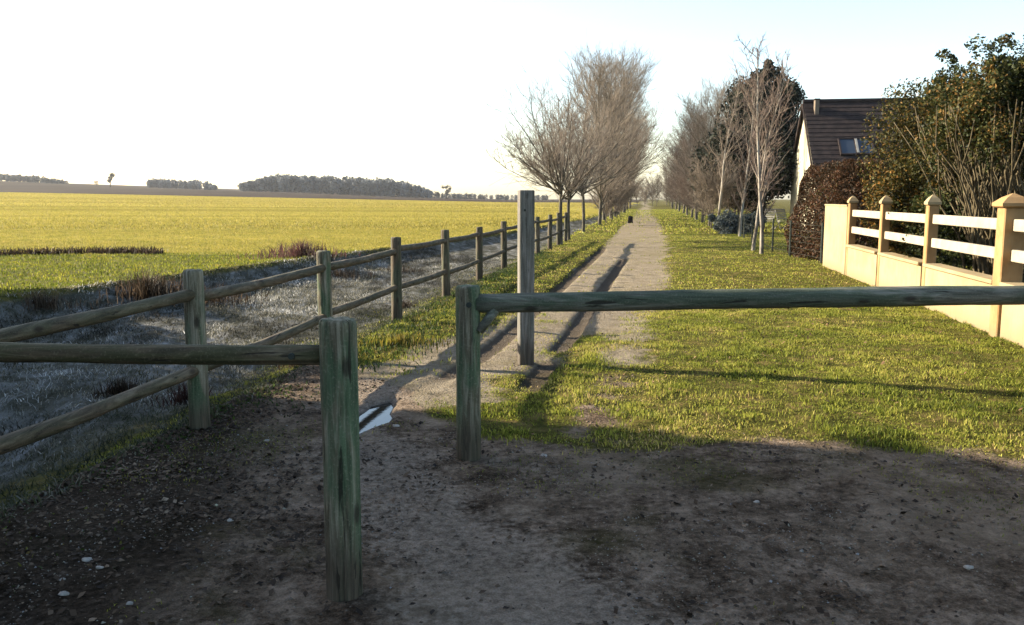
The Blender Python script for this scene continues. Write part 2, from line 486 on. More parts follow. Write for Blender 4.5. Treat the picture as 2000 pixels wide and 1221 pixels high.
# ------------------------------------------------------------------ ground material
def mat_ground():
    t = NT('ground')
    o = t.obj()
    A = t.n('Attribute', attribute_name='zone_a'); sa = t.n('SeparateColor'); t.l(A.outputs['Color'], sa.inputs[0])
    B = t.n('Attribute', attribute_name='zone_b'); sb = t.n('SeparateColor'); t.l(B.outputs['Color'], sb.inputs[0])
    path, dirt, frost = sa.outputs[0], sa.outputs[1], sa.outputs[2]
    field, plough, dark_strip = sb.outputs[0], sb.outputs[1], sb.outputs[2]
    wet = A.outputs['Alpha']
    nb = t.noise(0.55, 5, 0.6, o)
    nm = t.noise(4.0, 6, 0.62, o)
    nf = t.noise(24, 6, 0.65, o)
    nx = t.noise(120, 4, 0.7, o)
    vor = t.n('TexVoronoi'); vor.inputs['Scale'].default_value = 42; t.l(o, vor.inputs['Vector'])
    grit = t.smooth(vor.outputs['Distance'], 0.12, 0.5)
    grass = t.ramp(nm, [(0.32, (.022, .024, .007)), (0.5, (.072, .066, .016)), (0.66, (.16, .115, .045))])
    grass = t.mix(t.math('MULTIPLY', t.smooth(nf, 0.45, 0.7), 0.5), grass, (.14, .14, .03))
    soil = t.ramp(t.math('ADD', t.math('ADD', t.math('MULTIPLY', nm, 0.45), t.math('MULTIPLY', nf, 0.33)), t.math('MULTIPLY', nx, 0.22)), [(0.39, (.024, .016, .010)), (0.47, (.095, .068, .046)), (0.53, (.175, .13, .092)), (0.60, (.29, .22, .16))])
    soil = t.mix(t.math('MULTIPLY', t.smooth(nb, 0.46, 0.60), 0.4), soil, t.mix(nf, (.34, .26, .18), (.20, .155, .108)))
    mossy = t.math('MULTIPLY', t.smooth(t.noise(0.8, 6, 0.62, t.mapv(o, loc=(31, 7, 0))), 0.53, 0.66), 0.55)
    soil = t.mix(mossy, soil, (.045, .042, .012))
    C_ = t.n('Attribute', attribute_name='zone_c'); sc_ = t.n('SeparateColor'); t.l(C_.outputs['Color'], sc_.inputs[0])
    soil = t.mix(t.math('MULTIPLY', t.smooth(t.math('ADD', sc_.outputs[0], t.math('MULTIPLY', t.math('SUBTRACT', t.math('ADD', t.math('MULTIPLY', nm, 0.5), t.math('MULTIPLY', nf, 0.5)), 0.5), 2.6)), 0.30, 0.95), 0.62), soil, t.mix(t.smooth(t.math('ADD', t.math('MULTIPLY', nx, 0.5), t.math('MULTIPLY', nf, 0.5)), .38, .62), (.15, .118, .088), (.36, .295, .23)))
    mould_shade = B.outputs['Alpha']
    soil = t.mix(t.math('MULTIPLY', t.smooth(t.math('ADD', mould_shade, t.math('MULTIPLY', t.math('SUBTRACT', nm, 0.5), 0.9)), 0.3, 0.8), 0.85), soil, t.ramp(nf, [(0.38, (.008, .006, .004)), (0.55, (.024, .016, .010)), (0.68, (.055, .040, .028))]))  # leaf mould colour, darkened further to paint in the corner's shade
    soil = t.mix(t.math('MULTIPLY', t.smooth(nx, 0.6, 0.78), 0.35), soil, (.28, .22, .16))
    sand = t.ramp(t.math('ADD', t.math('MULTIPLY', nm, 0.5), t.math('MULTIPLY', nf, 0.5)), [(0.34, (.115, .095, .062)), (0.5, (.215, .178, .125)), (0.65, (.30, .255, .185))])
    sand = t.mix(t.math('MULTIPLY', t.smooth(nb, 0.5, 0.66), 0.4), sand, (.14, .12, .05))
    ice = t.ramp(t.noise(2.2, 8, 0.72, t.mapv(o, (1.1, 0.45, 1), (0, 0, -0.28)), 1.2), [(0.34, (.024, .023, .014)), (0.46, (.060, .058, .044)), (0.56, (.115, .113, .10)), (0.70, (.25, .247, .235))])
    rows = t.noise(1.0, 4, 0.6, t.mapv(o, (0.9, 0.05, 1), (0, 0, -0.9)))
    crop = t.ramp(t.math('ADD', t.math('MULTIPLY', rows, 0.6), t.math('MULTIPLY', nm, 0.4)), [(0.34, (.17, .155, .03)), (0.5, (.23, .195, .036)), (0.66, (.28, .225, .045))])
    sxyz = t.n('SeparateXYZ'); t.l(o, sxyz.inputs[0])
    marg = t.smooth(t.math('ADD', sxyz.outputs[1], t.math('MULTIPLY', nm, 1.0)), 26.3, 24.9)
    crop = t.mix(marg, crop, t.ramp(nm, [(0.35, (.05, .055, .012)), (0.65, (.13, .12, .025))]))
    earth = t.ramp(t.noise(0.06, 6, 0.7, t.mapv(o, (1, 0.3, 1))), [(0.35, (.026, .018, .012)), (0.65, (.048, .034, .022))])
    def fac(w, k=0.5):
        return t.smooth(t.math('ADD', w, t.math('MULTIPLY', t.math('SUBTRACT', nf, 0.5), k)), 0.28, 0.72)
    c = grass
    c = t.mix(fac(field, 0.4), c, crop)
    c = t.mix(fac(plough, 0.1), c, earth)
    c = t.mix(fac(frost, 0.7), c, ice)
    c = t.mix(fac(path, 0.8), c, sand)
    c = t.mix(fac(dirt, 0.8), c, soil)
    c = t.mix(t.math('MULTIPLY', fac(dark_strip, 0.35), 0.82), c, (.060, .047, .036))
    c = t.mix(t.math('MULTIPLY', t.smooth(wet, 0.12, 0.7), 0.75), c, (.032, .027, .024))
    hgt = t.math('ADD', t.math('ADD', t.math('MULTIPLY', nf, 0.8), t.math('MULTIPLY', nx, 0.35)), t.math('MULTIPLY', grit, 0.25))
    rough = t.math('SUBTRACT', 0.92, t.math('MULTIPLY', wet, 0.5))
    t.pbsdf(c, rough, t.math('ADD', 0.02, t.math('MULTIPLY', wet, 0.3)), t.bump(hgt, t.math('SUBTRACT', 0.95, t.math('MULTIPLY', frost, 0.65)), 0.06))
    return t.m
M['ground'] = mat_ground()

# ------------------------------------------------------------------ terrain, split into its pieces
def axis_pts(lo, hi, segs, grow, limit_lo, limit_hi):
    pts = [lo]
    for (to, st) in segs:
        n = int(round((to - pts[-1]) / st)); base = pts[-1]
        pts += [base + st * (i + 1) for i in range(n)]
    st = segs[-1][1]
    while pts[-1] < limit_hi:
        st = st * grow; pts.append(pts[-1] + st)
    st = segs[0][1]; pre = []
    x = lo
    while x > limit_lo:
        st = st * grow; x -= st; pre.append(x)
    return np.array(pre[::-1] + pts)
GX = axis_pts(-12, 0, [(-3.2, .12), (3.2, .05), (9, .12), (16, .25)], 1.13, -1300, 1300)
GY = axis_pts(2.0, 0, [(9.5, .05), (16, .10), (40, .25)], 1.10, -60, 1500)
nx_, ny_ = len(GX), len(GY)
XX, YY = np.meshgrid(GX, GY)
xv, yv = XX.ravel(), YY.ravel()
zv = H(xv, yv)
V = np.stack([xv, yv, zv], 1)
I = np.arange(nx_ * ny_).reshape(ny_, nx_)
Q = np.stack([I[:-1, :-1], I[:-1, 1:], I[1:, 1:], I[1:, :-1]], -1).reshape(-1, 4)
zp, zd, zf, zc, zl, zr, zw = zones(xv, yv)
cA = np.stack([zp, zd, zf, zw], 1); mould_shade = (1 - sstep(-1.9, -0.7, xv + 0.22 * (yv - 3.6) + 1.0 * (fbm(xv * 1.2, yv * 1.2, 88, 3) - .5)))  # near corner of the yard: leaf mould plus shade painted into the soil
cB = np.stack([zc, zl, zr, mould_shade], 1)
tk = np.interp(yv, [1.5, 2.5, 3.4, 4.2, 5.0, 6.5, 8.0], [.85, .50, .10, -.40, -.80, -1.20, -1.15])
trod = np.exp(-(np.abs(xv - tk + .5 * (fbm(xv * 1.5, yv * 1.5, 89, 4) - .5)) / (.30 + .10 * np.clip(6 - yv, 0, 4))) ** 2.6) * (1 - sstep(7.5, 8.6, yv))
cC = np.stack([trod, trod * 0, trod * 0], 1)
fc = lambda a: a[Q].mean(1)
fx, fy = fc(xv), fc(yv)
zone_id = np.zeros(len(Q), int)                       # 0 grass verge
zone_id[fc(zc) > 0.5] = 1
zone_id[(fc(zl) > 0.5)] = 2
zone_id[(fx > xe(fy)) & (fx < xf(fy) - 0.2)] = 3
zone_id[(fc(zp) > 0.4)] = 4
zone_id[(fc(zd) > 0.5)] = 5
for k, nm in enumerate(['grass_verge', 'crop_field', 'ploughed_field', 'ditch_bank', 'dirt_path', 'bare_ground']):
    q = Q[zone_id == k]
    ids, inv = np.unique(q.ravel(), return_inverse=True)
    me = np_mesh(nm, V[ids], inv.reshape(-1, 4), smooth=True)
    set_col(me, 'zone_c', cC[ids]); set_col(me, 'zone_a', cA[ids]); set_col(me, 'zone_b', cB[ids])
    tag(link(nm, me, M['ground']), kind='structure')

# puddle water sheet in its hollow
bm = MB()
px_ = [(-1.06 + 0.42 * math.cos(a) , 6.3 + 1.0 * math.sin(a)) for a in np.linspace(0, 2 * math.pi, 40, endpoint=False)]
hz = float(H(np.array([-1.06]), np.array([6.3]))[0])
bm.add([(x, y, hz + 0.030) for x, y in px_], [tuple(range(40))])
tag(bm.build('puddle', M['water']), kind='structure')

# ------------------------------------------------------------------ grass and litter
rng = np.random.default_rng(11)
def blades(name, P, h, w, tint, mat, lean=0.5, seed=0, parent=None, flop=None):
    r = np.random.default_rng(seed)
    n = len(P)
    az = r.uniform(0, 2 * math.pi, n)
    side = np.stack([np.cos(az), np.sin(az), np.zeros(n)], 1)
    la = r.uniform(0, 2 * math.pi, n)
    ld = np.stack([np.cos(la), np.sin(la), np.zeros(n)], 1)
    ln = (r.uniform(0.1, 1.0, n) * lean)[:, None]
    h = np.asarray(h)[:, None] * np.ones((n, 1)); w = np.asarray(w)[:, None] * np.ones((n, 1))
    up = np.array([0, 0, 1.0])
    b0 = P - side * w * .5; b1 = P + side * w * .5
    mid = P + up * h * .55 + ld * h * ln * .35
    m0 = mid - side * w * .38; m1 = mid + side * w * .38
    tip = P + up * h * (1 - 0.35 * ln) + ld * h * ln
    Vv = np.stack([b0, b1, m0, m1, tip], 1).reshape(-1, 3)
    k = np.arange(n)[:, None] * 5
    me = np_mesh(name, Vv, k + np.array([0, 1, 3, 2]), k + np.array([2, 3, 4]))
    T = np.repeat(tint, 5, 0).reshape(n, 5, 3)
    set_col(me, 'tint', T.reshape(-1, 3))
    return link(name, me, mat, parent)

def pick(n, x0, x1, y0, y1, wfun, seed):
    r = np.random.default_rng(seed)
    x = r.uniform(x0, x1, n); y = r.uniform(y0, y1, n)
    keep = r.random(n) < wfun(x, y)
    x, y = x[keep], y[keep]
    return np.stack([x, y, H(x, y) - 0.004], 1)

def grass_w(x, y):
    p, d, f, c, l, r_, w = zones(x, y)
    s = x - PS * y
    patch = 0.26 + 0.85 * sstep(0.38, 0.58, fbm(x * 2.3, y * 2.3, 51, 4))
    wall_x = np.interp(y, [10.0, 20.75], [5.74, 7.52]) if True else 0
    g = (1 - np.clip(p * 1.05, 0, 1) * (1 - .25 * sstep(.55, .7, fbm(x * 2.6, y * 2.6, 58, 4)))) * (1 - np.clip(d * 1.25, 0, 1)) * (1 - f) * (1 - c) * (1 - r_) * (1 - np.clip(w * 3, 0, 1))
    return np.clip(g * patch, 0, 1)

def streak(P):
    return (0.62 + 0.76 * fbm(P[:, 0] * .02 + P[:, 1] * .006, P[:, 1] * .16, 46, 4))[:, None]
def tints(P, seed, cols, probs, jit=0.25):
    r = np.random.default_rng(seed)
    n = fbm(P[:, 0] * 1.6, P[:, 1] * 1.6, seed + 70, 3)
    u = np.clip(r.random(len(P)) * 0.55 + (n - 0.25) * 0.9, 0, 0.999)
    cp = np.cumsum(probs) / np.sum(probs)
    idx = np.searchsorted(cp, u)
    c = np.array(cols)[np.clip(idx, 0, len(cols) - 1)]
    return np.clip(c * (1 + jit * r.normal(size=(len(P), 1))), 0.004, 1)

GC = [(.055, .075, .011), (.14, .16, .022), (.235, .24, .040), (.32, .28, .065), (.36, .27, .12)]
GP = [.20, .27, .26, .17, .10]
def in_view(P, m=0.66): return P[np.abs(P[:, 0]) < m * (P[:, 1] + 1.5)]
P1 = in_view(pick(430000, -3.5, 8.5, 4.6, 14, grass_w, 21))
r1 = np.random.default_rng(5)
cl = fbm(P1[:, 0] * 5, P1[:, 1] * 5, 77, 3)
tag(blades('grass', P1, (0.014 + 0.075 * np.clip(cl - 0.36, 0, 1)) * r1.uniform(0.7, 1.5, len(P1)), r1.uniform(.005, .010, len(P1)), tints(P1, 1, GC, GP), M['blade'], 0.9, 2), kind='stuff')
P2 = in_view(pick(230000, -6, 24, 14, 40, grass_w, 22), 0.62)
tag(blades('grass', P2, r1.uniform(.018, .05, len(P2)), r1.uniform(.012, .022, len(P2)), tints(P2, 2, GC, GP), M['blade'], 0.8, 3), kind='stuff')
P3 = pick(90000, -4, 30, 40, 130, grass_w, 23)
tag(blades('grass', P3, r1.uniform(.05, .12, len(P3)), r1.uniform(.03, .07, len(P3)), tints(P3, 3, GC, GP), M['blade'], 0.8, 4), kind='stuff')
# sparse moss and grass in the trampled soil
def soil_w(x, y):
    p, d, f, c, l, r_, w = zones(x, y)
    return np.clip(d * sstep(0.55, 0.72, fbm(x * 1.0 + 40, y * 1.0, 55, 4)) * 0.35 + d * 0.3 * sstep(2.1, 3.0, x + 0.3 * fbm(x * 3, y * 3, 5, 2)), 0, 1) * (x > xf(y) + 0.1)
P4 = in_view(pick(90000, -3, 4.5, 2.2, 6.2, soil_w, 24))
tag(blades('sparse_grass', P4, r1.uniform(.008, .026, len(P4)), r1.uniform(.003, .006, len(P4)), tints(P4, 4, GC[:4], GP[:4]) * 0.8, M['blade'], 0.9, 5), kind='stuff')
# young crop
CC = [(.155, .152, .030), (.215, .192, .040), (.265, .222, .050), (.30, .24, .065)]
def crop_w(x, y):
    p, d, f, c, l, r_, w = zones(x, y)
    return c * (0.55 + 0.45 * (np.sin((x * 0.62 + y * 0.78) * 2 * math.pi / 0.75) > 0)) * (1 - l)
P5 = in_view(pick(230000, -26, 2, 13, 45, crop_w, 25), 0.63)
mg = (1 - sstep(-.8, .8, P5[:, 1] - (25.2 + .10 * (P5[:, 0] + 13)) + 1.2 * (fbm(P5[:, 0] * .5, P5[:, 1] * .5, 44, 3) - .5)))[:, None]
T5 = streak(P5) * tints(P5, 5, CC, [.3, .3, .25, .15], .12); T5 = T5 * (1 - mg) + tints(P5, 15, [(.06, .08, .012), (.12, .135, .018), (.20, .19, .025), (.25, .20, .04)], [.3, .35, .25, .1]) * mg
tag(blades('young_crop', P5, r1.uniform(.03, .075, len(P5)), r1.uniform(.012, .024, len(P5)), T5, M['blade'], 0.7, 6), kind='stuff')
P6 = in_view(pick(260000, -75, 6, 45, 130, crop_w, 26), 0.62)
tag(blades('young_crop', P6, r1.uniform(.06, .13, len(P6)), r1.uniform(.03, .06, len(P6)), streak(P6) * tints(P6, 6, CC, [.2, .3, .3, .2], .08), M['blade'], 0.6, 7), kind='stuff')
P7 = in_view(pick(220000, -185, 30, 130, 298, crop_w, 27), 0.62)
tag(blades('young_crop', P7, r1.uniform(.08, .16, len(P7)), r1.uniform(.10, .22, len(P7)), streak(P7) * tints(P7, 7, CC, [.1, .25, .35, .3], .05), M['blade'], 0.5, 8), kind='stuff')
# frosted grass on the bank
FC = [(.035, .033, .016), (.095, .09, .066), (.20, .197, .178), (.36, .355, .335)]
def frost_w(x, y):
    p, d, f, c, l, r_, w = zones(x, y)
    e, g = xe(y), xf(y)
    return ((x > e) & (x < g)) * (.25 + .75 * sstep(0.3, 0.6, fbm(x * 1.8, y * 1.8, 61, 4)))
P8 = in_view(pick(400000, -12, 2.5, 3, 30, frost_w, 28), 0.63)
u8 = (P8[:, 0] - xe(P8[:, 1])) / (xf(P8[:, 1]) - xe(P8[:, 1])) + .5 * (fbm(P8[:, 0] * .9, P8[:, 1] * .9, 48, 3) - .5)
g8 = sstep(.52, .85, u8)[:, None]
st8 = fbm((P8[:, 0] - .158 * P8[:, 1]) * 1.5, P8[:, 1] * .35, 49, 4)
T8 = tints(P8, 8, FC, [.3, .32, .24, .14]) * (.35 + 1.3 * sstep(.36, .62, st8))[:, None] * (1 - g8) + tints(P8, 18, [(.02, .026, .010), (.045, .052, .025), (.10, .10, .075), (.16, .16, .13)], [.35, .35, .2, .1]) * g8
tag(blades('frosted_grass', P8, r1.uniform(.02, .09, len(P8)), r1.uniform(.006, .014, len(P8)), T8, M['blade'], 1.8, 9), kind='stuff')
# rank dark growth along the foot of the fence
def foot_w(x, y):
    d = x - xf(y)
    return np.exp(-((d + 0.05) / 0.55) ** 2) * sstep(0.30, 0.5, fbm(x * 1.7, y * 1.7, 64, 3)) * (1 - .8 * sstep(-.1, .2, d) * (1 - sstep(7.2, 8.4, y)))
P9 = in_view(pick(230000, -4.2, 3, 2.5, 26, foot_w, 29))
tag(blades('weeds', P9, r1.uniform(.02, .085, len(P9)) * (.35 + .65 * sstep(5.5, 9, P9[:, 1])), r1.uniform(.008, .018, len(P9)), tints(P9, 9, [(.022, .038, .010), (.04, .065, .014), (.085, .085, .02), (.15, .11, .04)], [.4, .3, .2, .1]), M['blade'], 1.3, 10), kind='stuff')
# leaf litter
def flakes(name, P, size, tint, mat, seed, tilt=0.35):
    r = np.random.default_rng(seed); n = len(P)
    az = r.uniform(0, 2 * math.pi, n)
    nx = r.normal(0, tilt, n); ny = r.normal(0, tilt, n)
    u = np.stack([np.cos(az), np.sin(az), nx * np.cos(az) + ny * np.sin(az)], 1)
    v = np.stack([-np.sin(az), np.cos(az), -nx * np.sin(az) + ny * np.cos(az)], 1)
    s = size[:, None]
    up = np.array([0, 0, 1.0])
    c = P + up * (0.006 + s * 0.25)
    a = c - u * s; b_ = c + u * s; l_ = c - v * s * .55 + up * s * .12; q = c + v * s * .55 + up * s * .12
    Vv = np.stack([a, l_, b_, q], 1).reshape(-1, 3)
    k = np.arange(n)[:, None] * 4
    me = np_mesh(name, Vv, None, np.concatenate([k + np.array([0, 1, 2]), k + np.array([0, 2, 3])]))
    set_col(me, 'tint', np.repeat(tint, 4, 0))
    return link(name, me, mat)
def litter_w(x, y):
    p, d, f, c, l, r_, w = zones(x, y)
    left = 1 - sstep(-1.9, -0.4, x + 0.25 * (y - 4))
    return np.clip(d * (0.10 + 0.9 * left) * (0.25 + sstep(0.4, 0.6, fbm(x * 2, y * 2, 66, 3))), 0, 1) * (1 - np.clip(w * 4, 0, 1))
P10 = in_view(pick(60000, -4, 4.2, 2.2, 8.8, litter_w, 30))
LC = [(.022, .015, .010), (.045, .030, .019), (.08, .055, .035), (.15, .115, .08)]
tag(flakes('leaf_litter', P10, r1.uniform(.008, .024, len(P10)), tints(P10, 10, LC, [.35, .3, .25, .1]), M['litter'], 12), kind='stuff')
# grit on soil and path
def fallen_w(x, y):
    return grass_w(x, y) * (.15 + sstep(.45, .62, fbm(x * 1.3, y * 1.3, 69, 3)))
P13 = in_view(pick(6000, -1.5, 8.5, 5, 16, fallen_w, 34)); P13[:, 2] += .02
tag(flakes('fallen_leaves', P13, r1.uniform(.008, .02, len(P13)), tints(P13, 13, [(.05, .03, .018), (.09, .055, .028), (.13, .085, .045)], [.35, .4, .25]), M['litter'], 13, .5), kind='stuff')
def grit_w(x, y):
    p, d, f, c, l, r_, w = zones(x, y)
    return np.clip(np.maximum(d * 0.8, p) * (0.2 + sstep(0.4, 0.65, fbm(x * 1.5, y * 1.5, 67, 3))), 0, 1) * (1 - np.clip(w * 4, 0, 1))
P11 = in_view(pick(110000, -3, 4.2, 2.2, 14, grit_w, 31))
n11 = len(P11); s11 = r1.uniform(.002, .0075, n11) * (1 + 1.2 * (r1.random(n11) > .985))
dirs = np.array([(1, 0, 0), (-.5, .87, 0), (-.5, -.87, 0), (0, 0, .7), (0, 0, -.5)])
jit = r1.uniform(.6, 1.3, (n11, 5, 1))
a11 = r1.uniform(0, 6.28, n11)
R = np.zeros((n11, 3, 3)); R[:, 0, 0] = np.cos(a11); R[:, 0, 1] = -np.sin(a11); R[:, 1, 0] = np.sin(a11); R[:, 1, 1] = np.cos(a11); R[:, 2, 2] = 1
Vg = P11[:, None, :] + np.einsum('nij,kj->nki', R, dirs) * jit * s11[:, None, None] + np.array([0, 0, .004])
k = np.arange(n11)[:, None] * 5
me = np_mesh('grit', Vg.reshape(-1, 3), None, np.concatenate([k + np.array(f_) for f_ in ((0, 1, 3), (1, 2, 3), (2, 0, 3), (1, 0, 4), (2, 1, 4), (0, 2, 4))]))
gcol = np.clip(np.array([(.15, .12, .092)]) * r1.lognormal(0, .5, (n11, 1)), .02, .22)
set_col(me, 'tint', np.repeat(gcol, 5, 0))
tag(link('grit', me, M['litter']), kind='stuff')

P12 = in_view(pick(9000, -3, 4.2, 2.2, 8, lambda x, y: grit_w(x, y) * (zones(x, y)[1] > .5), 33))
n12 = len(P12); s12 = r1.uniform(.006, .017, n12)
jit = r1.uniform(.6, 1.35, (n12, 6, 1)); a12 = r1.uniform(0, 6.28, n12)
d6 = np.array([(1, 0, 0), (0, 1, 0), (-1, 0, 0), (0, -1, 0), (.1, 0, .65), (0, 0, -.6)])
R = np.zeros((n12, 3, 3)); R[:, 0, 0] = np.cos(a12); R[:, 0, 1] = -np.sin(a12); R[:, 1, 0] = np.sin(a12); R[:, 1, 1] = np.cos(a12); R[:, 2, 2] = 1
Vg = P12[:, None, :] + np.einsum('nij,kj->nki', R, d6) * jit * s12[:, None, None] + np.array([0, 0, .004])
k = np.arange(n12)[:, None] * 6
me = np_mesh('soil_clods', Vg.reshape(-1, 3), None, np.concatenate([k + np.array(f_) for f_ in ((0, 1, 4), (1, 2, 4), (2, 3, 4), (3, 0, 4), (1, 0, 5), (2, 1, 5), (3, 2, 5), (0, 3, 5))]))
set_col(me, 'tint', np.repeat(np.clip(np.array([(.075, .054, .037)]) * r1.lognormal(0, .5, (n12, 1)), .008, .3), 6, 0))
tag(link('soil_clods', me, M['litter']), kind='stuff')

# ------------------------------------------------------------------ timber posts and rails
def gz(x, y): return float(H(np.array([x]), np.array([y]))[0])

def round_post(x, y, z0, z1, r, seed, n=40, rings=46, taper=0.03, lean=(0, 0)):
    """round timber post with drying cracks, chamfered sawn top"""
    rg = np.random.default_rng(seed)
    ang = np.linspace(0, 2 * math.pi, n, endpoint=False)
    zs = list(np.linspace(z0, z1 - 0.02, rings)) + [z1 - 0.008, z1]
    V_ = []; 
    cr = [(rg.uniform(0, 6.28), rg.uniform(.035, .09), rg.uniform(.07, .16)) for _ in range(7)]
    for i, z in enumerate(zs):
        f = (z - z0) / (z1 - z0)
        rr = r * (1 + taper * (1 - f) * 1.2)
        rad = rr * (1 + 0.05 * (fbm(ang * 2.2 + 20 + seed, np.full(n, z * 2.0), seed, 3) - .5) * 2 + 0.035 * (vnoise(ang * 9, np.full(n, z * 1.2), seed + 3) - .5))
        for (a0, wd, dp) in cr:
            da = np.abs((ang - a0 - 0.25 * math.sin(z * 4 + a0) + math.pi) % (2 * math.pi) - math.pi)
            rad = rad - rr * dp * np.exp(-(da / wd) ** 2)
        if i == len(zs) - 2: rad = rad * 0.97
        if i == len(zs) - 1: rad = rad * 0.86
        for a, q in zip(ang, rad):
            V_.append((x + q * math.cos(a) + lean[0] * f, y + q * math.sin(a) + lean[1] * f, z + (0.006 * (vnoise(a * 3, seed, seed) - .5) if i >= len(zs) - 2 else 0)))
    F_ = []
    for i in range(len(zs) - 1):
        for j in range(n):
            F_.append((i * n + j, i * n + (j + 1) % n, (i + 1) * n + (j + 1) % n, (i + 1) * n + j))
    V_.append((x + lean[0], y + lean[1], z1 + 0.002))
    top = len(V_) - 1; b0 = (len(zs) - 1) * n
    for j in range(n): F_.append((b0 + j, b0 + (j + 1) % n, top))
    return V_, F_

def log_rail(p0, p1, r, seed, n=16, segs=22, sq=(1, 1), sag=0.0):
    rg = np.random.default_rng(seed)
    p0 = np.array(p0, float); p1 = np.array(p1, float)
    pts = []; rad = []
    for i in range(segs + 1):
        f = i / segs
        p = p0 + (p1 - p0) * f
        p = p + np.array([0, 0, -sag * math.sin(math.pi * f) + 0.006 * (vnoise(f * 6, seed, seed) - .5)])
        pts.append(p); rad.append(r * (1 + 0.12 * (vnoise(f * 9, seed + 3, seed) - .5)))
    b = MB(); b.tube(pts, rad, n, True, sq, seed, 0.07)
    return b

def mb(vf):
    b = MB(); b.add(*vf); return b

# near barrier on the left: post with one rail running out of view
NP = (-0.68, 3.36)
root = thing('wooden_barrier', (NP[0], NP[1], gz(*NP)), 'low barrier of one mossy rail ending at thick green stained round post with sawn top', 'barrier')
mb(round_post(NP[0], NP[1], gz(*NP) - .06, 1.135, 0.072, 4, 56, 70)).build('post', M['post_wood'], root, True)
log_rail((-3.1, 3.50, 0.99), (NP[0] - .05, 3.385, 0.985), 0.043, 5, sq=(1.0, .93)).build('rail', M['rail_wood'], root, True)
mb(round_post(-3.1, 3.50, gz(-3.1, 3.5) - .05, 1.12, 0.07, 6, 24, 20)).build('post', M['post_wood'], root, True)

for (bx, bz) in ((NP[0] - .18, .99), ):
    b = MB(); b.tube([(bx, 3.345, bz), (bx, 3.333, bz)], [.014, .012], 10); b.build('bolt', M['dark_metal'], root)
# barrier on the right: post with heavy bar across the track
GPp = (-0.27, 5.27)
root = thing('bar_gate', (GPp[0], GPp[1], gz(*GPp)), 'long round bar on greenish posts closing off the grassy track', 'barrier')
mb(round_post(GPp[0], GPp[1], gz(*GPp) - .06, 1.075, 0.074, 14, 40, 46)).build('post', M['post_wood'], root, True)
log_rail((GPp[0] + .05, 5.27, 0.968), (4.1, 5.60, 0.995), 0.062, 15, 20, 40).build('bar', M['bar_wood'], root, True)
mb(round_post(4.15, 5.61, gz(4.15, 5.61) - .05, 1.08, 0.074, 16, 24, 20)).build('post', M['post_wood'], root, True)
b = MB(); b.tube([(GPp[0] + .07, 5.24, .80), (GPp[0] + .17, 5.25, .93)], [.028, .03], 8)
b.build('strut', M['bar_wood'], root, True)

b = MB(); b.tube([(GPp[0] + .01, 5.205, .965), (GPp[0] + .01, 5.188, .965)], [.018, .016], 10); b.build('bolt', M['dark_metal'], root)
# tall square post standing alone on the track
TP = (0.135, 8.45)
root = thing('tall_post', (TP[0], TP[1], gz(*TP)), 'tall grey squared post standing alone on the worn grass', 'post')
b = MB()
ca, sa_ = math.cos(0.16), math.sin(0.16)
b.box((TP[0], TP[1], 0.80), (0.145, 0.145, 1.76), ((ca, sa_, 0), (-sa_, ca, 0), (0, 0, 1)), 0.008)
b.build('post', M['tall_wood'], root)
b = MB(); b.tube([(TP[0] - .012, TP[1] - .072, 1.49), (TP[0] - .012, TP[1] - .082, 1.49)], [.012, .011], 10)
b.build('bolt', M['dark_metal'], root)

# field fence: posts with two rails each bay
FP = [(-2.64, 3.2), (-2.2, 5.98), (-1.87, 8.65), (-1.51, 11.32), (-1.08, 14.2), (-0.65, 17.2), (-0.18, 19.9), (0.27, 22.6), (0.74, 25.2), (1.20, 27.7), (1.62, 30.3), (2.02, 32.9)]
root = thing('post_and_rail_fence', (FP[1][0], FP[1][1], 0), 'two rail timber fence with round posts along the frosted ditch', 'fence')
for i, (x, y) in enumerate(FP):
    g = gz(x, y)
    mb(round_post(x, y, g - .12, g + 1.10 + .02 * math.sin(i * 2.1), 0.068, 40 + i, 28 if i < 5 else 14, 26 if i < 5 else 12, 0.03, (0.012 * math.sin(i * 3), 0))).build('post', M['post_wood'] if i in (1, 2) else M['fence_wood'], root, True)
    if i + 1 < len(FP):
        x2, y2 = FP[i + 1]; g2 = gz(x2, y2)
        for zz, nm in ((0.93, 'rail'), (0.43, 'rail')):
            d = 0.02 * math.sin(i * 1.7 + zz * 9)
            log_rail((x - .01, y + .04, g + zz + d), (x2 - .01, y2 - .04, g2 + zz + d), 0.045, 60 + i * 2 + int(zz * 10), 10, 12, (1.0, .9), 0.015).build(nm, M['rail_wood_y'], root, True)

# ------------------------------------------------------------------ garden wall on the right
W0 = np.array((7.56, 20.9)); WD = np.array((5.74 - 7.56, 10.04 - 20.9)); WD = WD / np.linalg.norm(WD)   # runs toward the camera
WN = np.array((WD[1], -WD[0])); WN = WN if WN[0] < 0 else -WN                                          # faces the track
def wp(t, n=0.0, z=0.0):
    p = W0 + WD * t + WN * n
    return (p[0], p[1], z)
axw = ((WD[0], WD[1], 0), (WN[0], WN[1], 0), (0, 0, 1))
pil_t = [2.62, 5.33, 8.05, 11.02, 13.9, 16.7]
root = thing('garden_wall', (W0[0], W0[1], 0), 'sandy rendered garden wall with capped pillars and two pale rails per bay', 'wall')
TH = 0.18
b = MB(); b.box(wp(pil_t[0] / 2 - .06, 0, 0.62), (pil_t[0] - .12, TH, 1.64), axw, 0.01); e_ = b.build('end_panel', M['wall'], root)
b = MB(); b.box(wp(pil_t[0] / 2 - .06, 0, 1.455), (pil_t[0] - .125, TH + .03, 0.03), axw); b.build('coping', M['wall'], root)
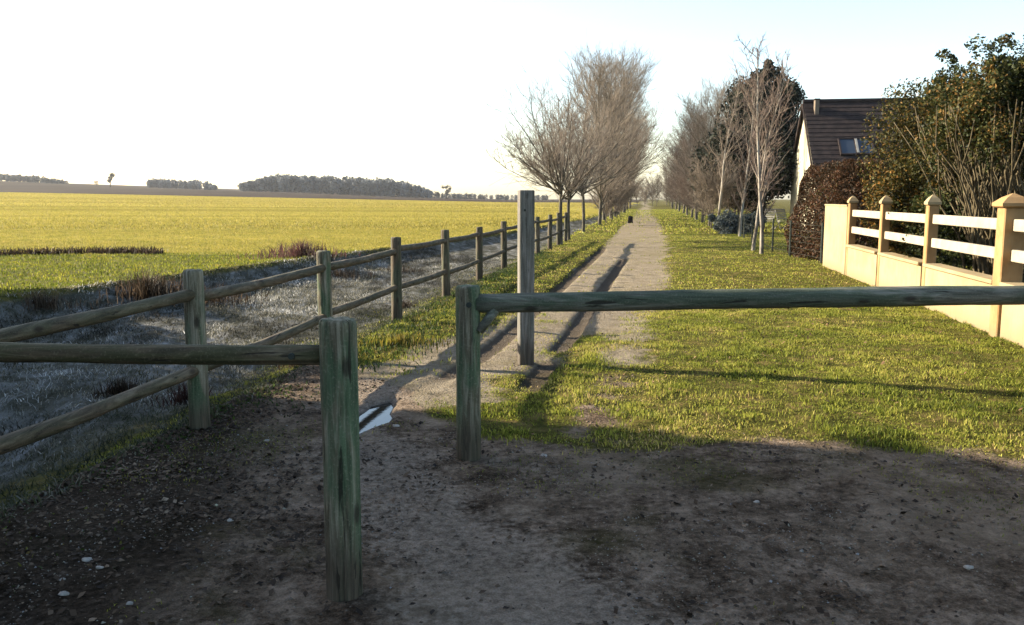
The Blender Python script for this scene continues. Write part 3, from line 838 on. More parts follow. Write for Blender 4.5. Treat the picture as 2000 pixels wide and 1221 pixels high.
for i, t0 in enumerate(pil_t):
    w = 0.15 if i != 3 else 0.24
    b = MB(); b.box(wp(t0, 0.01, 0.65), (w, w, 1.70), axw, 0.012)
    p_ = b.build('pillar', M['pillar'], root)
    if i == 3: p_['label'] = 'thicker ochre pillar with a broad cap'
    c_ = np.array(wp(t0, 0.01, 1.50)); o_ = w / 2 + (.022 if i != 3 else .045)
    b = MB()
    ring = lambda h_, o2: [c_ + np.array((axw[0][0] * sx * o2 + axw[1][0] * sy * o2, axw[0][1] * sx * o2 + axw[1][1] * sy * o2, h_)) for sx, sy in ((-1, -1), (1, -1), (1, 1), (-1, 1))]
    V_ = ring(0.0, o_ - .02) + ring(0.015, o_) + ring(0.05, o_) + ring(0.115, o_ * .55) + ring(0.16, o_ * .06)
    F_ = [(3, 2, 1, 0), (16, 17, 18, 19)]
    for r_ in range(4):
        for j in range(4): F_.append((r_ * 4 + j, r_ * 4 + (j + 1) % 4, r_ * 4 + 4 + (j + 1) % 4, r_ * 4 + 4 + j))
    b.add(V_, F_)
    b.build('cap', M['pillar'] if i == 3 else M['wall'], p_, off=tuple(root.location))
    if i + 1 < len(pil_t):
        t1 = pil_t[i + 1]; L = t1 - t0 - .24; mid = (t0 + t1) / 2
        b = MB(); b.box(wp(mid, 0, 0.22), (L, TH, 0.78), axw, 0.006); b.build('wall_panel', M['wall'], root)
        b = MB(); b.box(wp(mid, 0.012, 0.627), (L - .004, TH + .075, 0.05), axw, 0.01); b.build('coping', M['wall'], root)
        for zz in (0.955, 1.30):
            b = MB(); b.box(wp(mid, 0.0, zz), (L, 0.07, 0.135), axw, 0.008); b.build('rail', M['white_rail'], root)

# ------------------------------------------------------------------ house
hd = np.array((0.154, 0.988)); hd /= np.linalg.norm(hd)               # along the gable
hr = np.array((hd[1], -hd[0]))                                        # ridge direction, to the right
HC = np.array((14.4, 43.6)); HALF = 3.55; ZE, ZR = 2.75, 6.2; LEN = 11.0
def hp(u, v, z):                                                       # u along ridge, v along gable (+ away)
    p = HC + hr * u + hd * v
    return (p[0], p[1], z)
root = thing('cottage', (HC[0], HC[1], 0), 'cream gabled cottage with steep dark tiled roof behind the dark hedge', 'house')
b = MB()
V_ = [hp(0, -HALF, -.3), hp(0, HALF, -.3), hp(0, HALF, ZE), hp(0, 0, ZR), hp(0, -HALF, ZE)]
V_ += [hp(.3, *q) for q in ((-HALF, -.3), (HALF, -.3), (HALF, ZE), (0, ZR), (-HALF, ZE))]
F_ = [(0, 1, 2, 3, 4), (9, 8, 7, 6, 5)] + [(i, i + 5, (i + 1) % 5 + 5, (i + 1) % 5) for i in range(5)]
b.add(V_, F_); b.build('gable_wall', M['gable'], root)
b = MB()
for v in (-HALF + .15, HALF - .15):
    c_ = hp(LEN / 2 + .15, v, (ZE - .3) / 2); b.box(c_, (LEN - .3, .3, ZE + .3), ((hr[0], hr[1], 0), (hd[0], hd[1], 0), (0, 0, 1)))
V_ = [hp(LEN, -HALF, -.3), hp(LEN, HALF, -.3), hp(LEN, HALF, ZE), hp(LEN, 0, ZR - .02), hp(LEN, -HALF, ZE)]
V_ += [hp(LEN - .3, *q) for q in ((-HALF, -.3), (HALF, -.3), (HALF, ZE), (0, ZR - .02), (-HALF, ZE))]
b.add(V_, F_); b.build('wall', M['gable'], root)
# roof: deck plus tile courses on both slopes
roof = None
for sgn in (-1, 1):
    b = MB()
    slope = np.array((0, -sgn * HALF, ZR - ZE)); Ls = np.linalg.norm(slope); 
    ov = 0.35
    def rp(u, d, off):        # d = distance down from the ridge
        f = d / Ls
        nrm = np.array((sgn * (ZR - ZE) / Ls, HALF / Ls))
        return hp(u, sgn * HALF * f + nrm[0] * off, ZR - (ZR - ZE) * f + nrm[1] * off)
    V_ = [rp(-.12, 0, .0), rp(LEN + .1, 0, .0), rp(LEN + .1, Ls + ov, .0), rp(-.12, Ls + ov, .0)] + [rp(-.12, 0, .07), rp(LEN + .1, 0, .07), rp(LEN + .1, Ls + ov, .07), rp(-.12, Ls + ov, .07)]
    b.add(V_, [(0, 1, 2, 3), (7, 6, 5, 4), (0, 4, 5, 1), (1, 5, 6, 2), (2, 6, 7, 3), (3, 7, 4, 0)])
    rf = b.build('roof', M['slate'], root)
    nco = 17
    for c in range(nco):
        d0 = 0.10 + c * (Ls + ov - .10) / nco; d1 = d0 + (Ls + ov - .10) / nco + .02
        b = MB()
        o0, o1 = 0.075, 0.102
        V_ = [rp(-.13, d0, .072), rp(LEN + .11, d0, .072), rp(LEN + .11, d1, .085), rp(-.13, d1, .085),
              rp(-.13, d0, o0 + .003), rp(LEN + .11, d0, o0 + .003), rp(LEN + .11, d1, o1), rp(-.13, d1, o1)]
        b.add(V_, [(0, 1, 2, 3), (7, 6, 5, 4), (0, 4, 5, 1), (1, 5, 6, 2), (2, 6, 7, 3), (3, 7, 4, 0)])
        b.build('tile_course', M['slate'], rf, off=tuple(root.location))
    if sgn == -1:
        nearroof = rf
        for (u0, d0) in ((1.15, 2.75),):
            fr = MB()
            def fb(ua, ub, da, db, oa, ob, mbx):
                V2 = [rp(ua, da, oa), rp(ub, da, oa), rp(ub, db, oa), rp(ua, db, oa), rp(ua, da, ob), rp(ub, da, ob), rp(ub, db, ob), rp(ua, db, ob)]
                mbx.add(V2, [(0, 1, 2, 3), (7, 6, 5, 4), (0, 4, 5, 1), (1, 5, 6, 2), (2, 6, 7, 3), (3, 7, 4, 0)])
            ws, hs, fw = 1.55, 1.15, .07
            fb(u0, u0 + ws, d0, d0 + fw, .08, .19, fr); fb(u0, u0 + ws, d0 + hs - fw, d0 + hs, .08, .19, fr)
            for uu in (u0, u0 + ws * .45, u0 + ws - fw): fb(uu, uu + fw, d0 + fw, d0 + hs - fw, .08, .188, fr)
            w_ = fr.build('roof_window', M['slate'], root)
            for ua, ub in ((u0 + fw, u0 + ws * .45), (u0 + ws * .45 + fw, u0 + ws - fw)):
                g_ = MB(); fb(ua, ub, d0 + fw, d0 + hs - fw, .10, .15, g_); g_.build('pane', M['glass'], w_, off=tuple(root.location))
            g_ = MB(); fb(u0 + ws * .47, u0 + ws * .47 + .10, d0 + .1, d0 + hs - .1, .19, .21, g_); g_.build('glazing_bar', M['white_paint'], w_, off=tuple(root.location))
b = MB(); b.tube([hp(-.14, 0, ZR + .10), hp(LEN + .1, 0, ZR + .10)], [.12, .12], 8); b.build('ridge_tile', M['slate'], nearroof, off=tuple(root.location))
b = MB(); b.tube([hp(-.1, -HALF - .32, ZE - .30), hp(LEN + .1, -HALF - .32, ZE - .32)], [.07, .07], 8); b.build('gutter', M['dark_metal'], root)
for sg_ in (-1, 1):
    b = MB(); q0 = np.array(hp(-.16, 0, ZR - .04)); q1 = np.array(hp(-.16, sg_ * (HALF + .22), ZE - .27)); dq = (q1 - q0) / np.linalg.norm(q1 - q0)
    b.box((q0 + q1) / 2, (np.linalg.norm(q1 - q0), .05, .16), (tuple(dq), (hr[0], hr[1], 0), tuple(np.cross(dq, (hr[0], hr[1], 0))))); b.build('bargeboard', M['slate'], root)
b = MB(); axh = ((hr[0], hr[1], 0), (hd[0], hd[1], 0), (0, 0, 1))
b.box(hp(.40, -.55, ZR - .38), (.20, .36, 1.0), axh, .02); ch = b.build('chimney', M['barn'], root)
b = MB(); b.box(hp(.40, -.55, ZR + .14), (.26, .42, .06), axh); b.build('chimney_cap', M['slate'], ch, off=tuple(root.location))
b = MB(); b.tube([hp(.0, 3.2, 2.55), hp(-.35, 3.2, 2.6)], [.02, .02], 6)
dv = [hp(-.35 - .10 * (r_ / .3) ** 2 + .0, 3.2 + r_ * math.cos(a), 2.75 + r_ * math.sin(a)) for r_ in (.05, .15, .26) for a in np.linspace(0, 6.283, 12, endpoint=False)]
b.add(dv, [(r_ * 12 + j, r_ * 12 + (j + 1) % 12, r_ * 12 + 12 + (j + 1) % 12, r_ * 12 + 12 + j) for r_ in (0, 1) for j in range(12)])
b.build('satellite_dish', M['white_paint'], root)

# ------------------------------------------------------------------ bare trees
def seg_mesh(name, S, n):
    """S: array (m, 8) p0 p1 r0 r1 -> prisms"""
    S = np.asarray(S, float)
    p0, p1, r0, r1 = S[:, 0:3], S[:, 3:6], S[:, 6:7], S[:, 7:8]
    d = p1 - p0; d = d / (np.linalg.norm(d, axis=1, keepdims=True) + 1e-9)
    ref = np.where(np.abs(d[:, 2:3]) < 0.9, np.array([[0, 0, 1.0]]), np.array([[1.0, 0, 0]]))
    a = np.cross(ref, d); a /= np.linalg.norm(a, axis=1, keepdims=True); b_ = np.cross(d, a)
    m = len(S); V_ = np.zeros((m, 2 * n, 3))
    for k_ in range(n):
        t_ = 2 * math.pi * k_ / n
        o_ = a * math.cos(t_) + b_ * math.sin(t_)
        V_[:, k_] = p0 + o_ * r0; V_[:, n + k_] = p1 + o_ * r1
    base = np.arange(m)[:, None] * 2 * n
    q = np.concatenate([base + np.array([k_, (k_ + 1) % n, n + (k_ + 1) % n, n + k_]) for k_ in range(n)])
    return np_mesh(name, V_.reshape(-1, 3), q, smooth=n > 3)

def bare_tree(seed, height, fork, kind):
    rg = random.Random(seed)
    trunk, limbs, twigs = [], [], []
    def vec(az, el): return np.array((math.cos(az) * math.cos(el), math.sin(az) * math.cos(el), math.sin(el)))
    def walk(p, d, L, r0, r1, n, wob, up, store):
        pts = [p]
        for i in range(n):
            d = d + np.array([rg.gauss(0, wob), rg.gauss(0, wob), rg.gauss(0, wob) + up]); d = d / np.linalg.norm(d)
            q = p + d * L / n
            ra = r0 + (r1 - r0) * i / n; rb = r0 + (r1 - r0) * (i + 1) / n
            store.append((*p, *q, ra, rb)); p = q; pts.append(p)
        return pts, d
    TR = {'fan': 0.075, 'tall': 0.11, 'birch': 0.07, 'bush': 0.05}[kind] * (height / 7) ** .5
    if kind == 'fan':
        pts, _ = walk(np.zeros(3) - np.array([0, 0, .1]), np.array((0, 0, 1.0)), fork + .1, TR, TR * .8, 5, .03, .05, trunk)
        prim = []
        for k_ in range(22):
            el = math.radians(rg.uniform(12, 85)); az = rg.uniform(0, 6.283)
            L = (height - fork) * rg.uniform(.6, 1.0) * (0.62 + 0.38 * math.sin(el))
            st = pts[-1] + np.array([0, 0, -rg.uniform(0, .5)])
            prim.append((st, vec(az, el), L, TR * rg.uniform(.3, .5)))
    else:
        up = {'tall': 1.0, 'birch': 1.0, 'bush': .55}[kind]
        pts, _ = walk(np.zeros(3) - np.array([0, 0, .1]), np.array((rg.gauss(0, .03), rg.gauss(0, .03), 1.0)), height * (.97 if kind != 'bush' else .6), TR, TR * .12, 14, .035, .06, trunk)
        prim = []
        NP_ = {'tall': 56, 'birch': 34, 'bush': 44}[kind]
        for k_ in range(NP_):
            f = (k_ + rg.random()) / NP_
            z = fork + (height * .95 - fork) * f ** 1.05
            if kind == 'bush': z = fork + (height * .55 - fork) * f
            j = min(int(z / (height * (.97 if kind != 'bush' else .6)) * 14), 13)
            st = pts[j] + (pts[j + 1] - pts[j]) * rg.random()
            fz = (st[2] - fork) / (height - fork)
            if kind == 'tall':
                env = height * .26 * (0.55 + 1.0 * math.sin(min(1, max(0, fz) * .85 + .12) * math.pi)) ; el = math.radians(rg.uniform(28, 62) + 12 * fz)
            elif kind == 'birch':
                env = height * .20 * (0.35 + 0.9 * math.sin(min(1, max(0, fz) * .8 + .18) * math.pi)); el = math.radians(rg.uniform(40, 70))
            else:
                env = height * .5 * (0.7 + .3 * rg.random()); el = math.radians(rg.uniform(15, 75))
            prim.append((st, vec(rg.uniform(0, 6.283), el), env * rg.uniform(.75, 1.15), TR * (1 - fz * .75) * .38))
    n2 = {'fan': 13, 'tall': 11, 'birch': 6, 'bush': 11}[kind]
    n3 = {'fan': 7, 'tall': 6, 'birch': 4, 'bush': 7}[kind]
    for (st, d, L, r) in prim:
        pts, _ = walk(st, d, L, max(r, .012), .006, 6, .09, .05 if kind != 'fan' else .03, limbs)
        for k_ in range(n2):
            f = rg.uniform(.15, 1.0); j = min(int(f * 6), 5)
            s2 = pts[j] + (pts[j + 1] - pts[j]) * rg.random()
            dd = pts[j + 1] - pts[j]; dd = dd / np.linalg.norm(dd)
            d2 = dd * .8 + np.array([rg.gauss(0, .5), rg.gauss(0, .5), rg.gauss(.15, .4)]); d2 /= np.linalg.norm(d2)
            L2 = L * rg.uniform(.22, .45) * (1.15 - .5 * f)
            p2, _ = walk(s2, d2, L2, .0085, .0045, 3, .12, .08, twigs)
            for m_ in range(n3):
                j2 = rg.randrange(3)
                s3 = p2[j2] + (p2[j2 + 1] - p2[j2]) * rg.random()
                e2 = p2[j2 + 1] - p2[j2]; e2 = e2 / np.linalg.norm(e2)
                d3 = e2 + np.array([rg.gauss(0, .5), rg.gauss(0, .5), rg.gauss(.12, .4)]); d3 /= np.linalg.norm(d3)
                walk(s3, d3, L2 * rg.uniform(.35, .75), .0055, .003, 2, .12, .08, twigs)
    return trunk, limbs, twigs

VAR = {}
def tree_var(key, seed, height, fork, kind):
    tr, li, tw = bare_tree(seed, height, fork, kind)
    VAR[key] = (seg_mesh('trunk', tr, 10), seg_mesh('limbs', li, 5), seg_mesh('crown', tw, 3), height)
tree_var('fan', 101, 6.1, 2.0, 'fan'); tree_var('fan2', 102, 7.4, 2.1, 'fan')
tree_var('tall', 103, 11.5, 1.0, 'tall'); tree_var('tall2', 104, 12.0, 1.4, 'tall')
tree_var('birch', 105, 6.3, 1.5, 'birch'); tree_var('birch2', 106, 7.0, 1.2, 'birch')
tree_var('bush', 107, 4.2, .3, 'bush')

def plant(name, key, x, y, h, rz, label, cat, group, bark, twig, lean=(0, 0)):
    tr, li, tw, h0 = VAR[key]
    t_ = thing(name, (x, y, gz(x, y)), label, cat, group)
    t_.rotation_euler = (lean[0], lean[1], rz)
    s_ = h / h0; t_.scale = (s_, s_, s_)
    def part(nm, me, mt):
        k_ = me.name.split('.')[0]
        key_ = (me.name, mt)
        if key_ not in PART:
            m2 = me.copy(); m2.materials.clear(); m2.materials.append(M[mt]); PART[key_] = m2
        o = bpy.data.objects.new(nm, PART[key_]); COL.objects.link(o); o.parent = t_
        return o
    part('trunk', tr, bark); part('limbs', li, 'bark' if bark != 'birch' else 'twig'); part('crown', tw, twig)
    return t_
PART = {}
# row on the field side of the track
rowL = [(1.72, 30.6, 6.1, 'fan', 'slender'), (2.22, 34.0, 6.6, 'fan2', 'slender'), (3.35, 41.0, 7.6, 'fan2', 'slender'), (5.2, 52, 9.4, 'tall', ''), (6.3, 60, 11.2, 'tall2', ''), (7.6, 67, 12.2, 'tall', ''),
        (8.7, 74, 11.5, 'fan2', ''), (9.7, 81, 14.2, 'tall', ''), (10.7, 88, 15.2, 'tall2', ''), (12.4, 97, 15.5, 'tall', ''), (13.9, 108, 15.5, 'tall2', ''), (16.0, 122, 15.0, 'tall', ''), (19.5, 145, 15, 'tall2', '')]
gl = 'bare trees on the field side of the track'
labs = ['slender bare tree by the end of the rail fence, nearest of its row', 'slender bare tree just behind the nearest one by the rail fence', 'third slender bare tree of the row, past the rail fence end', 'first of the tall dense bare trees beyond the slender ones']
for i, (x, y, h, k_, _) in enumerate(rowL):
    plant('bare_tree', k_, x, y, h * (1 if i < 3 else .93), i * 2.17, labs[i] if i < 4 else 'one of the tall dense bare trees massed on the field side of the track', 'tree', gl, 'bark', 'twig')
for i, (x, y, h) in enumerate([(5.9, 55, 3.4), (7.2, 63, 4.0), (8.4, 70, 4.2), (9.6, 78, 4.4), (11.2, 90, 4.6)]):
    plant('bare_bush', 'bush', x, y, h, i * 1.1 + .3, 'one of the low twiggy bushes under the tall bare trees on the field side', 'bush', 'twiggy bushes under the row of trees', 'bark', 'twig')
# birches and bare trees on the house side
gr_ = 'bare trees on the house side of the track'
rowR = [(7.43, 26.9, 5.7, 'birch', 'left of two pale birch trunks standing close together by the wire fence', 'birch', 'twig_red'),
        (7.28, 25.4, 6.2, 'birch2', 'nearest pale birch trunk by the wire fence, right of its twin', 'birch', 'twig_red'),
        (10.6, 46.5, 4.6, 'bush', 'low brown many twigged bare tree behind the thick pale birch', 'bark', 'twig'),
        (9.7, 37.2, 6.4, 'birch2', 'thin pale birch beyond the blue grey shrub', 'birch', 'twig_red'),
        (10.4, 44.5, 7.4, 'birch', 'thicker pale trunked birch at the edge of the far grass', 'birch', 'twig'),
        (11.3, 50.0, 7.6, 'tall', 'dark trunked bare tree just beyond the thick pale birch', 'bark', 'twig')]
for i, (x, y, h, k_, lb, bk, tw) in enumerate(rowR):
    plant('birch_tree' if bk == 'birch' else 'bare_tree', k_, x, y, h, i * 1.7 + .4, lb, 'tree', gr_, bk, tw)
rowR2 = [(12.6, 58, 8.0, 'tall2'), (13.9, 66, 8.4, 'tall'), (15.4, 75, 8.6, 'tall2'), (16.8, 84, 9.0, 'tall'), (18.6, 95, 9.3, 'tall2'), (20.6, 108, 9.5, 'tall'), (23.2, 124, 9.8, 'tall2'), (26.2, 143, 10.0, 'tall'), (29.5, 162, 10.0, 'tall2'),
         (14.8, 54, 7.5, 'tall'), (12.3, 48, 4.8, 'bush'), (17.8, 70, 8.0, 'tall2'),
         (13.2, 60, 4.5, 'bush'), (14.6, 69, 5.0, 'bush'), (16.0, 78, 5.0, 'bush'), (17.8, 88, 5.2, 'bush'), (20, 102, 5.5, 'bush'), (23, 120, 6, 'bush'), (27, 145, 6.5, 'bush')]
for i, (x, y, h, k_) in enumerate(rowR2):
    plant('bare_tree', k_, x, y, h, i * 2.9 + 1, 'one of the brownish bare trees massed far along the house side of the track', 'tree', gr_, 'bark', 'twig_red' if i % 3 else 'twig')
# trees closing the far end of the track
for i, (x, y, h, k_) in enumerate([(26.5, 175, 5.0, 'bush'), (30.0, 182, 6.0, 'tall'), (33.5, 186, 6.5, 'bush'), (37, 190, 7.5, 'tall2'), (23.5, 182, 5.0, 'bush')]):
    plant('bare_tree', k_, x, y, h, i * 1.3, 'one of the small hazy bare trees closing the far end of the track', 'tree', 'bare trees at the end of the track', 'bark', 'twig')

# ------------------------------------------------------------------ leafy shrubs, hedge, conifers
def leaf_cloud(name, P, size, tint, parent, seed, aspect=.55):
    r = np.random.default_rng(seed); n = len(P)
    u = r.normal(size=(n, 3)); u /= np.linalg.norm(u, axis=1, keepdims=True)
    w = r.normal(size=(n, 3)); v = np.cross(u, w); v /= np.linalg.norm(v, axis=1, keepdims=True)
    s = size[:, None]
    nn = np.cross(u, v)
    Vv = np.stack([P - u * s, P - v * s * aspect + nn * s * .15, P + u * s, P + v * s * aspect + nn * s * .15], 1).reshape(-1, 3)
    k_ = np.arange(n)[:, None] * 4
    me = np_mesh(name, Vv, k_ + np.array([0, 1, 2, 3]))
    set_col(me, 'tint', np.repeat(tint, 4, 0))
    return link(name, me, M['leaf'], parent)

def crown_pts(n, rx, ry, rz_, cz, seed, lump=.35, nl=26, shell=.55, shape=None):
    """points in many lumps spread over an uneven crown"""
    r = np.random.default_rng(seed)
    d = r.normal(size=(nl, 3)); d /= np.linalg.norm(d, axis=1, keepdims=True)
    rad = r.uniform(shell, 1.0, (nl, 1))
    C = d * rad * np.array([rx, ry, rz_])
    C[:, 2] += cz
    ls = r.uniform(.5, 1.15, nl) * lump * min(rx, ry, rz_) * 1.4
    i = r.integers(0, nl, n)
    q = r.normal(size=(n, 3)); q /= np.linalg.norm(q, axis=1, keepdims=True)
    P = C[i] + q * (r.random((n, 1)) ** .45) * ls[i][:, None]
    tone = r.uniform(.6, 1.35, nl)[i]
    if shape is not None:
        P, tone = shape(P, tone)
    return P, tone

def shrub(name, x, y, label, cat, P, tone, cols, probs, size, seed, stems=None, group=None, trunk=None):
    t_ = thing(name, (x, y, gz(x, y)), label, cat, group)
    r = np.random.default_rng(seed)
    u = np.clip(r.random(len(P)) * .6 + (tone - .6) * .5, 0, .999)
    c = np.array(cols)[np.searchsorted(np.cumsum(probs) / np.sum(probs), u)]
    c = np.clip(c * (1 + .12 * r.normal(size=(len(P), 1))), .003, 1)
    leaf_cloud('crown', P, r.uniform(.6, 1.3, len(P)) * size, c, t_, seed)
    if stems:
        for st in stems:
            b = MB(); b.tube(st[0], st[1], 6, True, None, seed, .15); b.build('stem', M['stem'], t_, True, off=(0, 0, 0))
    if trunk:
        b = MB(); b.tube(trunk[0], trunk[1], 8, True); b.build('trunk', M['bark'], t_, True, off=(0, 0, 0))
    return t_

# dark hedge at the end of the wall
r = np.random.default_rng(71)
n = 26000
hx_, hy_, hz_ = 1.35, 2.3, 2.45
def box_shell(n, hx, hy, hz, seed, depth=.3):
    r = np.random.default_rng(seed)
    p = r.uniform(-1, 1, (n, 3)); ax = r.integers(0, 3, n); sg = np.sign(r.uniform(-1, 1, n))
    inn = 1 - np.abs(r.normal(0, depth, n)) * .35
    p[np.arange(n), ax] = sg * inn
    rr = np.linalg.norm(p[:, :2], axis=1, keepdims=True)
    p[:, :2] *= np.where(rr > 1.15, 1.15 / rr, 1)
    P = p * np.array([hx, hy, hz / 2]); P[:, 2] += hz / 2
    nz = fbm(P[:, 0] * 2.2 + 9, P[:, 2] * 2.2 + P[:, 1], seed, 3) - .5
    P[:, :2] *= (1 + .25 * nz)[:, None]
    P[:, 2] *= 1 + .12 * (fbm(P[:, 0] * 2, P[:, 1] * 2, seed + 1, 3) - .5)
    return P, 1 + 1.2 * nz
P, tone = box_shell(64000, 1.35, 2.0, 2.5, 72, .5)
rc = np.random.default_rng(79); Pc = rc.uniform(-1, 1, (9000, 3)) * np.array([1.0, 1.6, 1.05]) + np.array([0, 0, 1.15]); P = np.concatenate([P, Pc]); tone = np.concatenate([tone, np.full(9000, .6)])
tp = np.clip(P[:, 2] / 2.5, 0, 1.1); P[:, 0] = P[:, 0] * (1 - .30 * tp ** 3) + .10 * tp ** 2; P[:, 1] *= (1 - .22 * tp ** 3)
shrub('hedge', 9.15, 23.6, 'dark reddish brown clipped hedge at the end of the sandy wall', 'hedge', P, tone, [(.018, .014, .007), (.042, .025, .012), (.080, .038, .019), (.060, .055, .016)], [.28, .3, .27, .15], .034, 73,
      stems=[([(dx, dy, -.1), (dx * 1.1, dy, .7), (dx * 1.25 + .05, dy + .1, 1.7)], [.035, .028, .012]) for dx in (-.8, -.3, .3, .8) for dy in (-1.5, -.8, 0, .8, 1.5)])
P, tone = box_shell(34000, 1.6, .9, 2.25, 74, .5)
shrub('hedge', 11.3, 22.3, 'lower brown green hedge running behind the sandy wall beside the reddish one', 'hedge', P, tone, [(.016, .016, .007), (.034, .026, .012), (.060, .032, .017)], [.35, .4, .25], .036, 75,
      stems=[([(dx, 0, -.1), (dx, .05, .6), (dx + .1, 0, 1.4)], [.03, .025, .012]) for dx in (-1.2, -.6, 0, .6, 1.2)])

# golden brown conifer
def cone_shape(zt, k):
    def f(P, tone):
        s_ = np.clip(1.15 - (P[:, 2] / zt) ** k, .08, 1.2)
        P = P.copy(); P[:, :2] *= s_[:, None]; return P, tone
    return f
P, tone = crown_pts(80000, 1.22, 1.2, 2.0, 2.15, 81, .34, 70, .4)
shrub('conifer_shrub', 8.4, 17.6, 'golden brown bushy evergreen beside the roof, behind the pale rails', 'shrub', P, tone, [(.018, .020, .007), (.05, .047, .011), (.125, .072, .015), (.20, .095, .018)], [.34, .32, .22, .12], .031, 82,
      trunk=([(0, 0, -.1), (0.05, 0, 1.2), (0, .05, 2.6)], [.09, .07, .03]))
P, tone = crown_pts(9000, .62, .6, .8, 1.2, 83, .35, 24, .4)
shrub('conifer_shrub', 7.75, 15.2, 'small orange tinged evergreen poking above the second bay of pale rails', 'shrub', P, tone, [(.02, .03, .009), (.05, .06, .016), (.11, .08, .02)], [.35, .4, .25], .04, 84,
      trunk=([(0, 0, -.1), (0.02, 0, .9), (0, .02, 1.7)], [.05, .04, .02]))

# big many stemmed shrub
rg = random.Random(9)
stems = []
tips = []
for k_ in range(74):
    a = rg.uniform(0, 6.283); rr = rg.uniform(.05, .5)
    x0, y0 = rr * math.cos(a), rr * .8 * math.sin(a)
    sp = rg.uniform(.5, 1.5)
    pts = [(x0, y0, -.1)]
    for j in range(1, 7):
        f = j / 6
        pts.append((x0 + math.cos(a) * sp * f ** 1.4 + rg.gauss(0, .05), y0 + math.sin(a) * sp * f ** 1.4 + rg.gauss(0, .05), 2.95 * f * rg.uniform(.95, 1.02)))
    stems.append((pts, [.027 - .0036 * j for j in range(7)]))
    tips.append(pts[-1])
    for q in range(3):
        j = rg.randrange(2, 5); p = pts[j]; a2 = rg.uniform(0, 6.283); L = rg.uniform(.6, 1.2)
        p2 = [p, (p[0] + .25 * L * math.cos(a2), p[1] + .25 * L * math.sin(a2), p[2] + .55 * L), (p[0] + .35 * L * math.cos(a2), p[1] + .35 * L * math.sin(a2), p[2] + L)]
        stems.append((p2, [.014, .011, .006])); tips.append(p2[-1])
P, tone = crown_pts(58000, 1.6, 1.4, .66, 2.95, 91, .46, 70, .35); P[:, 1] -= .15
P2, tone2 = crown_pts(3500, 1.5, .9, 1.1, 1.3, 92, .22, 40, .5); P2[:, 1] += .8
P3, tone3 = crown_pts(5200, 1.7, 1.4, .6, 3.5, 93, .22, 60, .5)
P = np.concatenate([P, P2, P3]); tone = np.concatenate([tone, tone2 * .8, tone3])
shrub('tall_shrub', 7.75, 13.7, 'tall many stemmed shrub with leafy top behind the pale rails', 'shrub', P, tone, [(.012, .016, .006), (.028, .036, .010), (.065, .06, .016), (.15, .085, .022)], [.3, .3, .2, .2], .031, 94, stems=stems)
P, tone = crown_pts(12000, 1.6, 1.0, 1.4, 1.5, 95, .4, 40, .3)
shrub('dark_shrub', 9.9, 16.2, 'dense dark evergreen shrub seen between the bare stems of tall shrub', 'shrub', P, tone, [(.008, .010, .006), (.016, .02, .009), (.03, .03, .014)], [.45, .4, .15], .055, 96, trunk=([(0, 0, -.1), (0, 0, 1.6)], [.08, .05]))
P, tone = crown_pts(7000, 2.6, .5, .55, .5, 97, .6, 40, .3)
t_ = shrub('low_shrub', 8.0, 12.6, 'low scrubby growth filling the gap under the pale rails', 'shrub', P, tone, [(.012, .014, .006), (.03, .032, .011), (.07, .055, .025)], [.45, .4, .15], .04, 98, stems=[([(dx, 0, -.1), (dx + .1, 0, .5)], [.02, .008]) for dx in (-1.8, -.9, 0, .9, 1.8)])
t_.rotation_euler = (0, 0, math.radians(80))

# tall dark conifer beside the cottage
P, tone = crown_pts(60000, 2.9, 2.9, 4.0, 4.6, 101, .26, 120, .45)
s_ = np.clip(1.12 - np.clip((P[:, 2] - 3) / 6.6, 0, 1) ** 1.7 * .75, .2, 1.2); P[:, :2] *= s_[:, None]
shrub('conifer_tree', 13.9, 49.0, 'tall rounded dark conifer rising behind the cottage gable', 'tree', P, tone, [(.010, .014, .010), (.020, .026, .017), (.04, .046, .028)], [.4, .4, .2], .10, 102, trunk=([(0, 0, -.2), (0, 0, 4), (0, 0, 8.5)], [.28, .2, .06]))

# blue grey shrub by the far birches
P, tone = crown_pts(9000, 1.4, 1.6, .48, .45, 111, .45, 30, .4)
shrub('blue_grey_shrub', 10.3, 40.8, 'low blue grey shrub at the foot of the pale birches', 'shrub', P, tone, [(.035, .045, .042), (.075, .09, .088), (.13, .145, .14)], [.35, .4, .25], .06, 112, stems=[([(dx, 0, -.1), (dx * 1.2, .05, .6)], [.02, .01]) for dx in (-.6, 0, .6)])

# ------------------------------------------------------------------ wire fence and garden pieces
root = thing('wire_fence', (7.5, 22.2, 0), 'thin dark post wire fence edging the garden lawn beside the birches', 'fence')
wf = [(7.75, 21.8), (7.72, 24.2), (7.95, 26.6), (8.35, 29.2), (8.8, 32.0), (9.35, 35.2), (10.0, 38.6)]
for i, (x, y) in enumerate(wf):
    g = gz(x, y)
    b = MB(); b.tube([(x, y, g - .1), (x, y, g + 1.0)], [.030, .028], 6); b.build('post', M['dark_metal'], root)
    if i + 1 < len(wf):
        x2, y2 = wf[i + 1]
        for zz in (.12, .28, .44, .6, .76, .92):
            b = MB(); b.tube([(x, y, gz(x, y) + zz), (x2, y2, gz(x2, y2) + zz)], [.003, .003], 4, False); b.build('wire', M['dark_metal'], root)

